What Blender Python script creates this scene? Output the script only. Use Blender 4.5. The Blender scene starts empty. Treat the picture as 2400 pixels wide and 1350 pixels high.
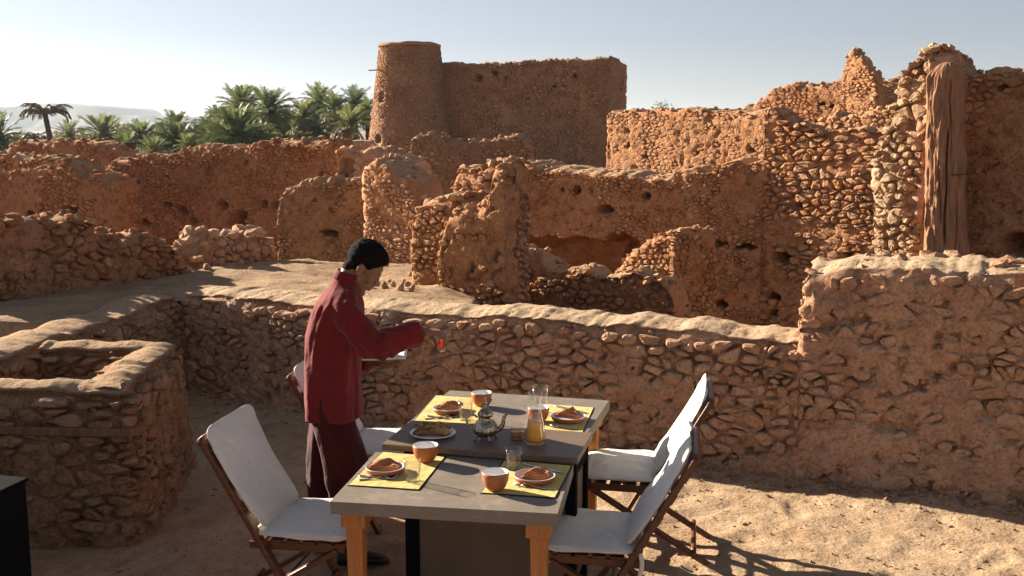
import bpy, bmesh, math, random
import numpy as np
from mathutils import Vector, Matrix, Euler

# ------------------------------------------------------------------ camera
SC = bpy.context.scene
COL = SC.collection
FPX, CAMH, HORIZ = 2500.0, 2.27, 300.0
PITCH = math.atan((675.0 - HORIZ) / FPX)
cam_data = bpy.data.cameras.new("camera")
cam = bpy.data.objects.new("camera", cam_data)
COL.objects.link(cam)
cam.location = (0, 0, CAMH)
cam.rotation_euler = (math.pi / 2 - PITCH, 0, 0)
cam_data.sensor_width = 36.0
cam_data.lens = 36.0 * FPX / 2400.0
cam_data.clip_start = 0.1
cam_data.clip_end = 12000
SC.camera = cam

# ------------------------------------------------------------------ light
SUN_EL = math.radians(19.5)
SUN_PHI = math.radians(33.5)              # shadows run right and towards the camera
to_sun = Vector((-math.cos(SUN_PHI) * math.cos(SUN_EL), math.sin(SUN_PHI) * math.cos(SUN_EL), math.sin(SUN_EL)))
sun_data = bpy.data.lights.new("sun", 'SUN')
sun_data.energy = 5.0
sun_data.angle = math.radians(0.5)
sun_data.color = (1.0, 0.87, 0.70)
sun = bpy.data.objects.new("sun", sun_data)
COL.objects.link(sun)
sun.rotation_euler = to_sun.to_track_quat('Z', 'Y').to_euler()
sun.location = to_sun * 50

world = bpy.data.worlds.new("World")
SC.world = world
world.use_nodes = True
wn = world.node_tree
wn.nodes.clear()
sky = wn.nodes.new('ShaderNodeTexSky')
sky.sky_type = 'NISHITA'
sky.sun_disc = False
sky.sun_elevation = SUN_EL
sky.sun_rotation = math.atan2(to_sun.x, to_sun.y)
sky.altitude = 900
sky.air_density = 1.0
sky.dust_density = 0.35
sky.ozone_density = 1.0
whs = wn.nodes.new('ShaderNodeHueSaturation')
whs.inputs['Saturation'].default_value = 0.40
whs.inputs['Value'].default_value = 0.60
wbg = wn.nodes.new('ShaderNodeBackground')
wbg.inputs['Strength'].default_value = 0.05
wout = wn.nodes.new('ShaderNodeOutputWorld')
wtint = wn.nodes.new('ShaderNodeMix')
wtint.data_type = 'RGBA'
wtint.blend_type = 'MULTIPLY'
wtint.inputs[0].default_value = 1.0
wtint.inputs[7].default_value = (0.95, 0.97, 1.09, 1)
wn.links.new(sky.outputs[0], whs.inputs['Color'])
wn.links.new(whs.outputs[0], wtint.inputs[6])
wn.links.new(wtint.outputs[2], wbg.inputs['Color'])
wn.links.new(wbg.outputs[0], wout.inputs['Surface'])

vs = SC.view_settings
vs.view_transform = 'Standard'
vs.look = 'None'
vs.gamma = 1.0
vs.use_curve_mapping = False
vs.exposure = 1.72
SC.render.engine = 'CYCLES'
SC.cycles.max_bounces = 6
SC.cycles.transparent_max_bounces = 12
SC.cycles.volume_bounces = 1
SC.cycles.use_denoising = True
SC.cycles.caustics_refractive = False
SC.cycles.caustics_reflective = False

# ------------------------------------------------------------------ numbers
RNG = np.random.default_rng(7)
random.seed(7)

def ray(x, y):
    u = (x - 1200.0) / FPX
    v = (675.0 - y) / FPX
    cp, sp = math.cos(PITCH), math.sin(PITCH)
    return (u, cp + v * sp, -sp + v * cp)

def on_z(x, y, z=0.0):
    d = ray(x, y)
    t = (z - CAMH) / d[2]
    return (d[0] * t, d[1] * t, z)

def at_depth(x, y, Y):
    d = ray(x, y)
    t = Y / d[1]
    return (d[0] * t, Y, CAMH + d[2] * t)

def hash3(i, j, k, seed):
    n = (i.astype(np.int64) * 73856093) ^ (j.astype(np.int64) * 19349663) ^ (k.astype(np.int64) * 83492791) ^ (seed * 2654435 + 12345)
    n = (n ^ (n >> 13)) * 1274126177
    n = n & 0x7fffffff
    n = (n ^ (n >> 16)) * 2246822519
    n = n & 0x7fffffff
    return ((n >> 7) & 0xffff) / 65535.0

def vnoise(p, seed=0):
    p = np.asarray(p, dtype=float)
    i = np.floor(p)
    f = p - i
    f = f * f * f * (f * (f * 6 - 15) + 10)
    i = i.astype(np.int64)
    r = 0.0
    for dx in (0, 1):
        wx = f[:, 0] if dx else 1 - f[:, 0]
        for dy in (0, 1):
            wy = f[:, 1] if dy else 1 - f[:, 1]
            for dz in (0, 1):
                wz = f[:, 2] if dz else 1 - f[:, 2]
                r = r + wx * wy * wz * hash3(i[:, 0] + dx, i[:, 1] + dy, i[:, 2] + dz, seed)
    return r * 2 - 1

def fbm(p, octaves=4, seed=0, gain=0.5):
    p = np.asarray(p, dtype=float)
    a, s, r = 1.0, 1.0, 0.0
    for o in range(octaves):
        r = r + a * vnoise(p * s + o * 17.3, seed + o)
        a *= gain
        s *= 2.03
    return r

# ------------------------------------------------------------------ materials
MATS = {}

class NT:
    def __init__(self, name):
        self.m = bpy.data.materials.new(name)
        self.m.use_nodes = True
        self.t = self.m.node_tree
        self.t.nodes.clear()
        self.out = self.t.nodes.new('ShaderNodeOutputMaterial')
        self.b = self.n('ShaderNodeBsdfPrincipled')
        self.l(self.b.outputs[0], self.out.inputs[0])
    def n(self, typ, **kw):
        nd = self.t.nodes.new(typ)
        for k, v in kw.items():
            setattr(nd, k, v)
        return nd
    def l(self, a, b):
        self.t.links.new(a, b)
    def noise(self, vec, scale, detail=4, rough=0.55, dist=0.0):
        nd = self.n('ShaderNodeTexNoise')
        nd.inputs['Scale'].default_value = scale
        nd.inputs['Detail'].default_value = detail
        nd.inputs['Roughness'].default_value = rough
        nd.inputs['Distortion'].default_value = dist
        self.l(vec, nd.inputs['Vector'])
        return nd.outputs[0]
    def ramp(self, fac, stops, interp='LINEAR'):
        nd = self.n('ShaderNodeValToRGB')
        nd.color_ramp.interpolation = interp
        e = nd.color_ramp.elements
        e[0].position, e[0].color = stops[0][0], (*stops[0][1], 1)
        e[1].position, e[1].color = stops[-1][0], (*stops[-1][1], 1)
        for pos, c in stops[1:-1]:
            x = e.new(pos)
            x.color = (*c, 1)
        self.l(fac, nd.inputs[0])
        return nd.outputs[0]
    def mix(self, a, b, fac, mode='MIX'):
        nd = self.n('ShaderNodeMix', data_type='RGBA', blend_type=mode)
        for sock, v in ((nd.inputs[0], fac), (nd.inputs[6], a), (nd.inputs[7], b)):
            if isinstance(v, (int, float)):
                sock.default_value = v
            elif isinstance(v, tuple):
                sock.default_value = (*v, 1)
            else:
                self.l(v, sock)
        return nd.outputs[2]
    def math(self, op, a, b=0.0):
        nd = self.n('ShaderNodeMath', operation=op)
        for sock, v in ((nd.inputs[0], a), (nd.inputs[1], b)):
            if isinstance(v, (int, float)):
                sock.default_value = v
            else:
                self.l(v, sock)
        return nd.outputs[0]
    def maprange(self, v, a, b, c=0.0, d=1.0):
        nd = self.n('ShaderNodeMapRange')
        self.l(v, nd.inputs[0])
        for i, x in enumerate((a, b, c, d)):
            nd.inputs[i + 1].default_value = x
        return nd.outputs[0]
    def bump(self, h, dist, strength=1.0, prev=None):
        nd = self.n('ShaderNodeBump')
        nd.inputs['Strength'].default_value = strength
        nd.inputs['Distance'].default_value = dist
        self.l(h, nd.inputs['Height'])
        if prev is not None:
            self.l(prev, nd.inputs['Normal'])
        return nd.outputs[0]
    def pos(self):
        return self.n('ShaderNodeNewGeometry').outputs['Position']
    def obj(self):
        return self.n('ShaderNodeTexCoord').outputs['Object']

def rough(t, v, spec=0.2):
    t.b.inputs['Roughness'].default_value = v
    t.b.inputs['Specular IOR Level'].default_value = spec

def mat_mud(name, dark, mid, light, fine=1.0, bump=1.0):
    """weathered earth render: soft blotches, straw flecks, pits"""
    t = NT(name)
    P = t.pos()
    n1 = t.noise(P, 1.1 * fine, 7, 0.62, 0.4)
    n2 = t.noise(P, 9.0 * fine, 6, 0.65, 0.2)
    c = t.ramp(n1, [(0.30, dark), (0.5, mid), (0.72, light)])
    c2 = t.ramp(n2, [(0.30, tuple(x * 0.62 for x in dark)), (0.52, mid), (0.75, light)])
    col = t.mix(c, c2, 0.5)
    n3 = t.noise(P, 46 * fine, 4, 0.7)
    col = t.mix(col, t.ramp(n3, [(0.30, (0.36, 0.31, 0.28)), (0.47, (0.95, 0.95, 0.95)), (0.75, (1.25, 1.22, 1.16))]), 0.8, 'MULTIPLY')
    nz_ = t.n('ShaderNodeSeparateXYZ')
    t.l(t.n('ShaderNodeNewGeometry').outputs['Normal'], nz_.inputs[0])
    dust_or_sunlit = t.math('MULTIPLY', t.maprange(nz_.outputs[2], 0.45, 0.9), t.maprange(n2, 0.25, 0.6, 0.55, 0.95))  # upward faces paled: settled dust, and sunlit tops put into the colour
    pale = tuple(min(0.6, x * 0.55 + y) for x, y in zip(light, (0.26, 0.19, 0.12)))
    col = t.mix(col, t.mix(tuple(x * 0.8 for x in pale), pale, n3), dust_or_sunlit)
    t.l(col, t.b.inputs['Base Color'])
    h1 = t.noise(P, 16 * fine, 8, 0.68, 0.3)
    vor = t.n('ShaderNodeTexVoronoi', feature='F1')
    vor.inputs['Scale'].default_value = 15 * fine
    vor.inputs['Randomness'].default_value = 1.0
    dn = t.n('ShaderNodeVectorMath', operation='ADD')
    t.l(P, dn.inputs[0])
    nz = t.n('ShaderNodeTexNoise')
    nz.inputs['Scale'].default_value = 8 * fine
    t.l(P, nz.inputs['Vector'])
    sc = t.n('ShaderNodeVectorMath', operation='SCALE')
    sc.inputs['Scale'].default_value = 0.12 / fine
    t.l(nz.outputs['Color'], sc.inputs[0])
    t.l(sc.outputs[0], dn.inputs[1])
    t.l(dn.outputs[0], vor.inputs['Vector'])
    pit = t.maprange(vor.outputs['Distance'], 0.10, 0.42)
    h3 = t.noise(P, 75 * fine, 5, 0.7)
    b = t.bump(h1, 0.05 / fine * bump, 0.85)
    b = t.bump(pit, 0.020 / fine * bump, 0.55, b)
    b = t.bump(h3, 0.011 / fine * bump, 0.8, b)
    t.l(b, t.b.inputs['Normal'])
    rough(t, 0.95, 0.1)
    return t.m

def mat_stone(name, tints, dust_or_sunlit, fine=1.0, dustamt=0.5):
    """field stones: one tint each (per object or per loose piece), with earth smeared over"""
    t = NT(name)
    P = t.pos()
    oi = t.n('ShaderNodeObjectInfo').outputs['Random']
    isl = t.n('ShaderNodeNewGeometry').outputs['Random Per Island']
    r = t.math('FRACT', t.math('ADD', t.math('MULTIPLY', oi, 7.31), isl))
    k = len(tints)
    c = t.ramp(r, [(i / (k - 1), tints[i]) for i in range(k)])
    n1 = t.noise(P, 7 * fine, 6, 0.65, 0.3)
    c = t.mix(c, dust_or_sunlit, t.maprange(n1, 0.38, 0.66, 0.0, dustamt))
    n3 = t.noise(P, 38 * fine, 5, 0.7)
    c = t.mix(c, t.ramp(n3, [(0.30, (0.36, 0.31, 0.28)), (0.47, (0.95, 0.95, 0.95)), (0.75, (1.28, 1.24, 1.18))]), 0.85, 'MULTIPLY')
    t.l(c, t.b.inputs['Base Color'])
    h1 = t.noise(P, 20 * fine, 8, 0.68, 0.4)
    h3 = t.noise(P, 85 * fine, 4, 0.7)
    b = t.bump(h1, 0.042 / fine, 0.85)
    b = t.bump(h3, 0.010 / fine, 0.8, b)
    t.l(b, t.b.inputs['Normal'])
    rough(t, 0.93, 0.12)
    return t.m

def mat_plain(name, col, roughness=0.6, metallic=0.0, spec=0.4, var=0.0, vscale=20, bump=0.0, bscale=80):
    t = NT(name)
    P = t.obj()
    if var:
        n = t.noise(P, vscale, 5, 0.6)
        lo = tuple(max(0.0, c * (1 - var)) for c in col)
        hi = tuple(min(1.0, c * (1 + var)) for c in col)
        t.l(t.ramp(n, [(0.3, lo), (0.7, hi)]), t.b.inputs['Base Color'])
    else:
        t.b.inputs['Base Color'].default_value = (*col, 1)
    if bump:
        t.l(t.bump(t.noise(P, bscale, 5, 0.65), bump, 0.8), t.b.inputs['Normal'])
    rough(t, roughness, spec)
    t.b.inputs['Metallic'].default_value = metallic
    return t.m

def build_rock_materials():
    M = MATS
    M['mud_tan'] = mat_mud('mud_tan', (0.41, 0.215, 0.125), (0.62, 0.36, 0.225), (0.72, 0.465, 0.305))
    M['mud_orange'] = mat_mud('mud_orange', (0.33, 0.148, 0.065), (0.52, 0.265, 0.135), (0.63, 0.365, 0.205), 0.8)
    M['mud_red'] = mat_mud('mud_red', (0.30, 0.132, 0.066), (0.45, 0.225, 0.12), (0.56, 0.315, 0.18), 0.6)
    M['mud_far'] = mat_mud('mud_far', (0.27, 0.145, 0.082), (0.42, 0.24, 0.14), (0.53, 0.325, 0.20), 0.45, 1.3)
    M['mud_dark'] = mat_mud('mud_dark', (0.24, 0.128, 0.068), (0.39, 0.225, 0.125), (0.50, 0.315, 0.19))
    M['st_tan'] = mat_stone('st_tan', [(0.42, 0.22, 0.12), (0.63, 0.37, 0.22), (0.50, 0.33, 0.22), (0.69, 0.45, 0.285), (0.41, 0.235, 0.145)], (0.62, 0.36, 0.22), 1.0, 0.6)
    M['st_orange'] = mat_stone('st_orange', [(0.37, 0.168, 0.074), (0.56, 0.295, 0.148), (0.37, 0.195, 0.108), (0.63, 0.375, 0.21), (0.47, 0.29, 0.175)], (0.52, 0.275, 0.14), 0.8, 0.6)
    M['st_red'] = mat_stone('st_red', [(0.34, 0.135, 0.056), (0.47, 0.22, 0.096), (0.32, 0.158, 0.083), (0.55, 0.305, 0.168), (0.40, 0.192, 0.094)], (0.44, 0.21, 0.10), 0.6, 0.6)
    M['st_far'] = mat_stone('st_far', [(0.30, 0.155, 0.082), (0.45, 0.26, 0.148), (0.33, 0.20, 0.124), (0.54, 0.335, 0.21), (0.37, 0.215, 0.13)], (0.42, 0.24, 0.14), 0.5)
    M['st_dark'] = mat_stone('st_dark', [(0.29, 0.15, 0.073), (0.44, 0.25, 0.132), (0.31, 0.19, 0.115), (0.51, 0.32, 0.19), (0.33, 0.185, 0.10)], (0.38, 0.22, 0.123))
    M['st_pale'] = mat_stone('st_pale', [(0.37, 0.225, 0.125), (0.52, 0.35, 0.22), (0.43, 0.29, 0.18), (0.57, 0.41, 0.27), (0.34, 0.20, 0.105)], (0.47, 0.305, 0.18), 0.9, 0.6)
build_rock_materials()
M = MATS

# ------------------------------------------------------------------ objects
def link(o, parent=None):
    COL.objects.link(o)
    if parent is not None:
        o.parent = parent
    return o

def mesh_obj(name, verts, faces, mat, parent=None, smooth=True, loc=None):
    me = bpy.data.meshes.new(name)
    me.from_pydata([tuple(v) for v in verts], [], [tuple(f) for f in faces])
    if smooth:
        me.polygons.foreach_set('use_smooth', [True] * len(me.polygons))
    if mat is not None:
        me.materials.append(mat)
    o = bpy.data.objects.new(name, me)
    link(o, parent)
    if loc is not None:
        o.location = loc
    return o

def np_mesh(name, V, F4, mat, smooth=True, F3=None):
    """fast mesh from numpy arrays of quads (and triangles)"""
    me = bpy.data.meshes.new(name)
    V = np.asarray(V, dtype=np.float32)
    nq = 0 if F4 is None else len(F4)
    nt = 0 if F3 is None else len(F3)
    me.vertices.add(len(V))
    me.vertices.foreach_set('co', V.ravel())
    loops = []
    if nq:
        loops.append(np.asarray(F4, dtype=np.int32).ravel())
    if nt:
        loops.append(np.asarray(F3, dtype=np.int32).ravel())
    loops = np.concatenate(loops)
    me.loops.add(len(loops))
    me.loops.foreach_set('vertex_index', loops)
    me.polygons.add(nq + nt)
    starts = np.concatenate([np.arange(nq) * 4, nq * 4 + np.arange(nt) * 3]).astype(np.int32)
    me.polygons.foreach_set('loop_start', starts)
    me.polygons.foreach_set('use_smooth', [smooth] * (nq + nt))
    me.update(calc_edges=True)
    me.validate()
    if mat is not None:
        me.materials.append(mat)
    return me

def tag(o, label=None, cat=None, group=None, kind=None):
    if label: o['label'] = label
    if cat: o['category'] = cat
    if group: o['group'] = group
    if kind: o['kind'] = kind
    return o

def empty(name, loc, rz=0.0, label=None, cat=None, group=None):
    o = bpy.data.objects.new(name, None)
    o.empty_display_size = 0.1
    COL.objects.link(o)
    o.location = loc
    o.rotation_euler = (0, 0, rz)
    return tag(o, label, cat, group)

# ------------------------------------------------------------------ rocks
def ico(sub):
    bm = bmesh.new()
    bmesh.ops.create_icosphere(bm, subdivisions=sub, radius=1.0)
    V = np.array([v.co[:] for v in bm.verts])
    F = np.array([[v.index for v in f.verts] for f in bm.faces])
    bm.free()
    return V, F

ICO_V, ICO_F = ico(2)
ICO1_V, ICO1_F = ico(1)
ROCKS, ROCKS_LO = [], []
for k in range(10):
    d = RNG.normal(size=(9, 3))
    d /= np.linalg.norm(d, axis=1)[:, None]
    h = RNG.uniform(0.55, 0.95, 9)
    for (VV, dest, FF) in ((ICO_V, ROCKS, ICO_F), (ICO1_V, ROCKS_LO, ICO1_F)):
        r = np.ones(len(VV))
        for dd, hh in zip(d, h):                      # flat facets cut into a ball
            c = VV @ dd
            r = np.minimum(r, np.where(c > 0.05, hh / np.maximum(c, 0.05), 9))
        r = r * (1 + 0.10 * vnoise(VV * 2.1 + k * 7, k))
        dest.append((VV * r[:, None], FF))
ROCK_ME = {}
def rock_mesh(k, mat, fine=False):
    key = (k, mat.name, fine)
    if key not in ROCK_ME:
        V, F = (ROCKS if fine else ROCKS_LO)[k]
        if fine:
            V = V * (1 + 0.16 * fbm(V * 1.7 + k * 5, 3, k))[:, None]
        ROCK_ME[key] = np_mesh('rock', V, None, mat, fine, F)
    return ROCK_ME[key]

# ------------------------------------------------------------------ walls of stone and earth
def clip_poly(poly, nx, ny, c):
    out = []
    n = len(poly)
    for i in range(n):
        ax, ay = poly[i]
        bx, by = poly[(i + 1) % n]
        da = nx * ax + ny * ay - c
        db = nx * bx + ny * by - c
        if da <= 0:
            out.append((ax, ay))
        if (da < 0 < db) or (db < 0 < da):
            t = da / (da - db)
            out.append((ax + (bx - ax) * t, ay + (by - ay) * t))
    return out

def cells(U, Z0, Z1, w, h, rng):
    """irregular coursed cells over a U x (Z0..Z1) panel: list of (centre, polygon)"""
    k = h / w
    nr = max(1, int(round((Z1 - Z0) / h)))
    seeds = []
    for i in range(-1, nr + 1):
        nc = max(1, int(round(U / w)))
        off = rng.uniform(0, 1)
        for j in range(-1, nc + 1):
            if rng.uniform() < 0.20:
                continue
            seeds.append(((j + off + rng.uniform(-0.42, 0.42)) * w, Z0 + (i + 0.5 + rng.uniform(-0.40, 0.40)) * h))
            if rng.uniform() < 0.22:
                seeds.append((seeds[-1][0] + rng.uniform(0.2, 0.5) * w, seeds[-1][1] + rng.uniform(-0.6, 0.6) * h))
    S = [(x * k, z) for x, z in seeds]
    grid = {}
    for idx, (x, z) in enumerate(S):
        grid.setdefault((int(x // h), int(z // h)), []).append(idx)
    res = []
    R = 1.7 * h
    for idx, (x, z) in enumerate(S):
        if not (-0.2 * h < x < U * k + 0.2 * h):
            continue
        poly = [(x - R, z - R), (x + R, z - R), (x + R, z + R), (x - R, z + R)]
        gx, gz = int(x // h), int(z // h)
        for dx in (-2, -1, 0, 1, 2):
            for dz in (-2, -1, 0, 1, 2):
                for j in grid.get((gx + dx, gz + dz), ()):
                    if j == idx:
                        continue
                    x2, z2 = S[j]
                    nx, nz = x2 - x, z2 - z
                    if nx * nx + nz * nz > 4 * R * R:
                        continue
                    poly = clip_poly(poly, nx, nz, (nx * (x + x2) + nz * (z + z2)) / 2)
                    if len(poly) < 3:
                        break
                if len(poly) < 3:
                    break
            if len(poly) < 3:
                break
        if len(poly) >= 3:
            res.append((seeds[idx], [(px / k, pz) for px, pz in poly]))
    return res

def stone_from_poly(poly, prot, gap, rng, lo=False):
    """a rounded, chipped stone standing out of its bed; local frame (u, out, z) about its centroid"""
    P = np.array(poly)
    c = P.mean(axis=0)
    P = P - c
    ext = P.max(axis=0) - P.min(axis=0)
    size = min(ext)
    if size < 1e-3:
        return None
    if not lo:
        # cut corners once, but keep the vertex count small
        Q = []
        n = len(P)
        for i in range(n):
            a, b = P[i], P[(i + 1) % n]
            if np.linalg.norm(b - a) > 0.28 * size:
                Q.append(a + (b - a) * rng.uniform(0.18, 0.32))
                Q.append(a + (b - a) * rng.uniform(0.68, 0.82))
            else:
                Q.append((a + b) / 2)
        P = np.array(Q)
    n = len(P)
    s0 = max(0.5, 1.0 - gap / size)
    P = P * s0 * (1 + rng.uniform(-0.07, 0.07, (n, 1)))
    tilt = rng.uniform(-0.5, 0.5, 2) * prot / max(ext)
    rings = []
    spec = [(1.0, -0.035 - prot * 0.6), (0.94, prot * 0.45), (0.64, prot * 0.98)]
    if lo:
        spec = [(1.0, -0.03 - prot * 0.5), (0.78, prot * 0.9)]
    for sc, o in spec:
        q = P * sc * (1 + (0 if o < 0 else 1) * rng.uniform(-0.06, 0.06, (n, 1)))
        oo = o + (q @ tilt) * (1.4 if o > 0 else 0) + (rng.uniform(-0.22, 0.22, n) * prot if o > 0 else 0)
        rings.append(np.stack([q[:, 0], oo, q[:, 1]], axis=1))
    V = np.concatenate(rings + [np.array([[0, prot * rng.uniform(0.85, 1.15), 0]])])
    F = []
    m = len(spec)
    for r in range(m - 1):
        for i in range(n):
            j = (i + 1) % n
            F.append((r * n + i, r * n + j, (r + 1) * n + j, (r + 1) * n + i))
    top = (m - 1) * n
    for i in range(n):
        F.append((top + i, top + (i + 1) % n, m * n))
    return c, V, F

SMOOTH = False

class Wall:
    """a standing piece of masonry between two plan points; the front face looks towards the camera side"""
    def __init__(self, A, B, top, base, thick, seed=1, low=0.05, lowscale=0.9, jag=0.05, jagscale=5.0, batter=0.0):
        self.A, self.B = np.array(A, float), np.array(B, float)
        d = self.B - self.A
        self.L = float(np.hypot(*d))
        self.t = d / self.L
        self.nf = np.array((self.t[1], -self.t[0]))        # out of the front face
        top = sorted(top)
        self.ts = np.array([p[0] for p in top])
        self.tz = np.array([p[1] for p in top])
        self.base, self.thick, self.seed = base, thick, seed
        self.low, self.lowscale, self.jag, self.jagscale, self.batter = low, lowscale, jag, jagscale, batter
        self.holes = []
        self.pl = 0.4
        self.cand = []
    def topz(self, s):
        s = np.atleast_1d(np.asarray(s, float))
        z = np.interp(s, self.ts, self.tz)
        p = np.stack([s * self.jagscale, np.full_like(s, self.seed * 3.1), np.zeros_like(s)], axis=1)
        return z + self.jag * fbm(p, 4, self.seed, 0.6)
    def lowd(self, s, z, side=0):
        s = np.asarray(s, float).ravel(); z = np.asarray(z, float).ravel()
        p = np.stack([s * self.lowscale + side * 31, z * self.lowscale, np.full_like(s, self.seed * 1.7)], axis=1)
        r = self.low * fbm(p, 3, self.seed + 11)
        if side == 0 and self.holes:
            r = r - self.holed(s, z)
        return r + self.batter * np.clip(1.0 - (z - max(self.base, -0.05)) / 0.9, 0, 1) ** 2
    def holed(self, s, z):
        r = np.zeros_like(s)
        for (hs, hz, rw, rh, dep) in self.holes:
            q = np.stack([s / max(rw, 0.05) * 1.3, z / max(rh, 0.05) * 1.3, np.full_like(s, hs)], axis=1)
            e = ((s - hs) / rw) ** 2 + ((z - hz) / rh) ** 2 + 0.55 * fbm(q, 3, 5)
            m = np.clip((1.15 - e) / 0.35, 0, 1)
            r = np.maximum(r, m * dep)
        return r
    def plaster(self, u, z, side=0):
        u = np.asarray(u, float).ravel(); z = np.asarray(z, float).ravel()
        p = np.stack([u * 1.5 + side * 13, z * 1.9, np.full_like(u, self.seed * 5.3)], axis=1)
        return fbm(p, 4, self.seed + 23, 0.55) * 0.75 + 0.5           # about 0..1
    def world(self, s, o, z):
        """o: distance out of the front face"""
        xy = self.A[None, :] + np.outer(s, self.t) + np.outer(o, self.nf)
        return np.column_stack([xy, z])
    def body(self, res, mat, name, recess=0.02, fine=0.012):
        L, T = self.L, self.thick
        nS = max(4, int(L / res)); nT = max(3, int(T / (res * 1.6)))
        zt = float(np.max(self.tz))
        nV = max(4, int((zt - self.base) / res))
        S = np.linspace(0, L, nS + 1)
        D = np.linspace(0, T, nT + 1)
        ring = [(s, 0.0, 0.0, 1.0) for s in S]                         # s, depth, ns, nf
        ring += [(L, d, 1.0, 0.0) for d in D[1:-1]]
        ring += [(s, T, 0.0, -1.0) for s in S[::-1]]
        ring += [(0.0, d, -1.0, 0.0) for d in D[::-1][1:-1]]
        ring = np.array(ring)
        nR = len(ring)
        # corners share their normal
        for i in (0, nS, nS + nT, 2 * nS + nT):
            pass
        for (s0, d0, a, b) in ((0, 0, -.7, .7), (L, 0, .7, .7), (L, T, .7, -.7), (0, T, -.7, -.7)):
            k = np.where((np.abs(ring[:, 0] - s0) < 1e-9) & (np.abs(ring[:, 1] - d0) < 1e-9))[0]
            ring[k, 2] = a; ring[k, 3] = b
        topb = self.topz(ring[:, 0])
        back = 0.35 * self.jag * fbm(np.stack([ring[:, 0] * 6, ring[:, 1] * 6, np.full(nR, 2.0)], 1), 3, self.seed + 3)
        topb = topb + np.where(ring[:, 1] > 0, back, 0) * np.clip(ring[:, 1] / T, 0, 1)
        v = np.linspace(0, 1, nV + 1)
        s = np.repeat(ring[None, :, 0], nV + 1, 0); d = np.repeat(ring[None, :, 1], nV + 1, 0)
        ns = np.repeat(ring[None, :, 2], nV + 1, 0); nf = np.repeat(ring[None, :, 3], nV + 1, 0)
        z = self.base + v[:, None] * (topb[None, :] - self.base)
        tz = np.repeat(topb[None, :], nV + 1, 0)
        s, d, ns, nf, z, tz = [a.ravel() for a in (s, d, ns, nf, z, tz)]
        front = (nf > 0.5).astype(float)
        u = np.where(np.abs(ns) > 0.9, d, s)
        off = np.where(front > 0, self.lowd(s, z, 0), self.lowd(u + 7, z, 1))
        pl = np.where(front > 0, self.plaster(s, z, 0), self.plaster(u, z, 1))
        off = off + recess * (np.clip((pl - self.plthr + 0.12) / 0.24, 0, 1) - 1.0)
        W = self.world(s, -d, z)
        calm = 1.0 - 0.75 * np.exp(-np.clip(tz - z, 0, 9) / 0.06)
        off = off + calm * fine * fbm(W * self.nfreq, 5, self.seed + 31, 0.66)
        pn = fbm(W * np.array([11.0, 11.0, 15.0]), 3, self.seed + 37, 0.55)
        off = off - calm * self.pits * np.clip((pn - 0.42) / 0.18, 0, 1)
        edge = np.exp(-np.clip(tz - z, 0, 9) / max(0.05, 1.5 * res))
        off = off - edge * min(0.06, 0.22 * T)
        s2 = s + ns * off; o2 = -d + nf * off
        V = self.world(s2, o2, z)
        F = []
        idx = np.arange((nV + 1) * nR).reshape(nV + 1, nR)
        a = idx[:-1, :]; b = np.roll(idx, -1, axis=1)[:-1, :]
        c = np.roll(idx, -1, axis=1)[1:, :]; e = idx[1:, :]
        F.append(np.stack([a, b, c, e], -1).reshape(-1, 4))
        # top
        g = np.zeros((nT + 1, nS + 1), dtype=np.int64)
        last = idx[nV]
        g[0, :] = last[0:nS + 1]
        g[:, nS] = last[nS:nS + nT + 1]
        g[nT, :] = last[nS + nT:2 * nS + nT + 1][::-1]
        left = np.concatenate([[last[0]], last[2 * nS + nT + 1:][::-1], [last[2 * nS + nT]]])
        g[:, 0] = left
        ss, dd = np.meshgrid(S[1:-1], D[1:-1])
        sh = ss.shape
        ss, dd = ss.ravel(), dd.ravel()
        if len(ss):
            zz = self.topz(ss)
            q = np.stack([ss * 5.5, dd * 5.5, np.full_like(ss, self.seed)], 1)
            zz = zz + 0.35 * self.jag * fbm(q, 4, self.seed + 41, 0.6) + min(0.05, 0.15 * T) * np.sin(np.pi * dd / T)
            VT = self.world(ss, -dd, zz)
            VT[:, 2] += 0.35 * fine * fbm(VT * 8, 4, self.seed + 43, 0.6)
            base_i = len(V)
            V = np.concatenate([V, VT])
            g[1:-1, 1:-1] = (base_i + np.arange(len(ss))).reshape(sh)
        F.append(np.stack([g[:-1, :-1], g[:-1, 1:], g[1:, 1:], g[1:, :-1]], -1).reshape(-1, 4))
        org = np.array([*(self.A + self.B) / 2, self.base])
        self.org = org
        me = np_mesh(name, V - org, np.concatenate(F), mat)
        o = bpy.data.objects.new(name, me)
        o.location = org
        link(o)
        self.o = o
        return o
    plthr = 0.55
    mudkeep = 0.5
    pits = 0.045
    nfreq = 6.0
    def stones(self, w, h, prot, gap=0.014, side='front', lo=False, keep=1.0, zmin=None, sink=0.0, zone=None):
        rng = np.random.default_rng(self.seed * 101 + (0 if side == 'front' else 7 if side == 'left' else 9))
        U = self.L if side in ('front', 'back') else self.thick
        z0 = self.base if zmin is None else zmin
        cs = cells(U, z0, float(np.max(self.tz)) + self.jag, w, h, rng)
        if not cs:
            return
        C = np.array([c for c, _ in cs])
        if side == 'front':
            tz = self.topz(np.clip(C[:, 0], 0, U)); low = self.lowd(C[:, 0], C[:, 1], 0); pl = self.plaster(C[:, 0], C[:, 1], 0)
            hol = self.holed(C[:, 0], C[:, 1]) if self.holes else np.zeros(len(C))
        else:
            se = 0.0 if side == 'left' else self.L
            tz = self.topz(np.full(len(C), se)) if side != 'back' else self.topz(np.clip(C[:, 0], 0, U)); low = self.lowd(C[:, 0] + 7, C[:, 1], 1); pl = self.plaster(C[:, 0], C[:, 1], 1)
            hol = np.zeros(len(C))
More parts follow.
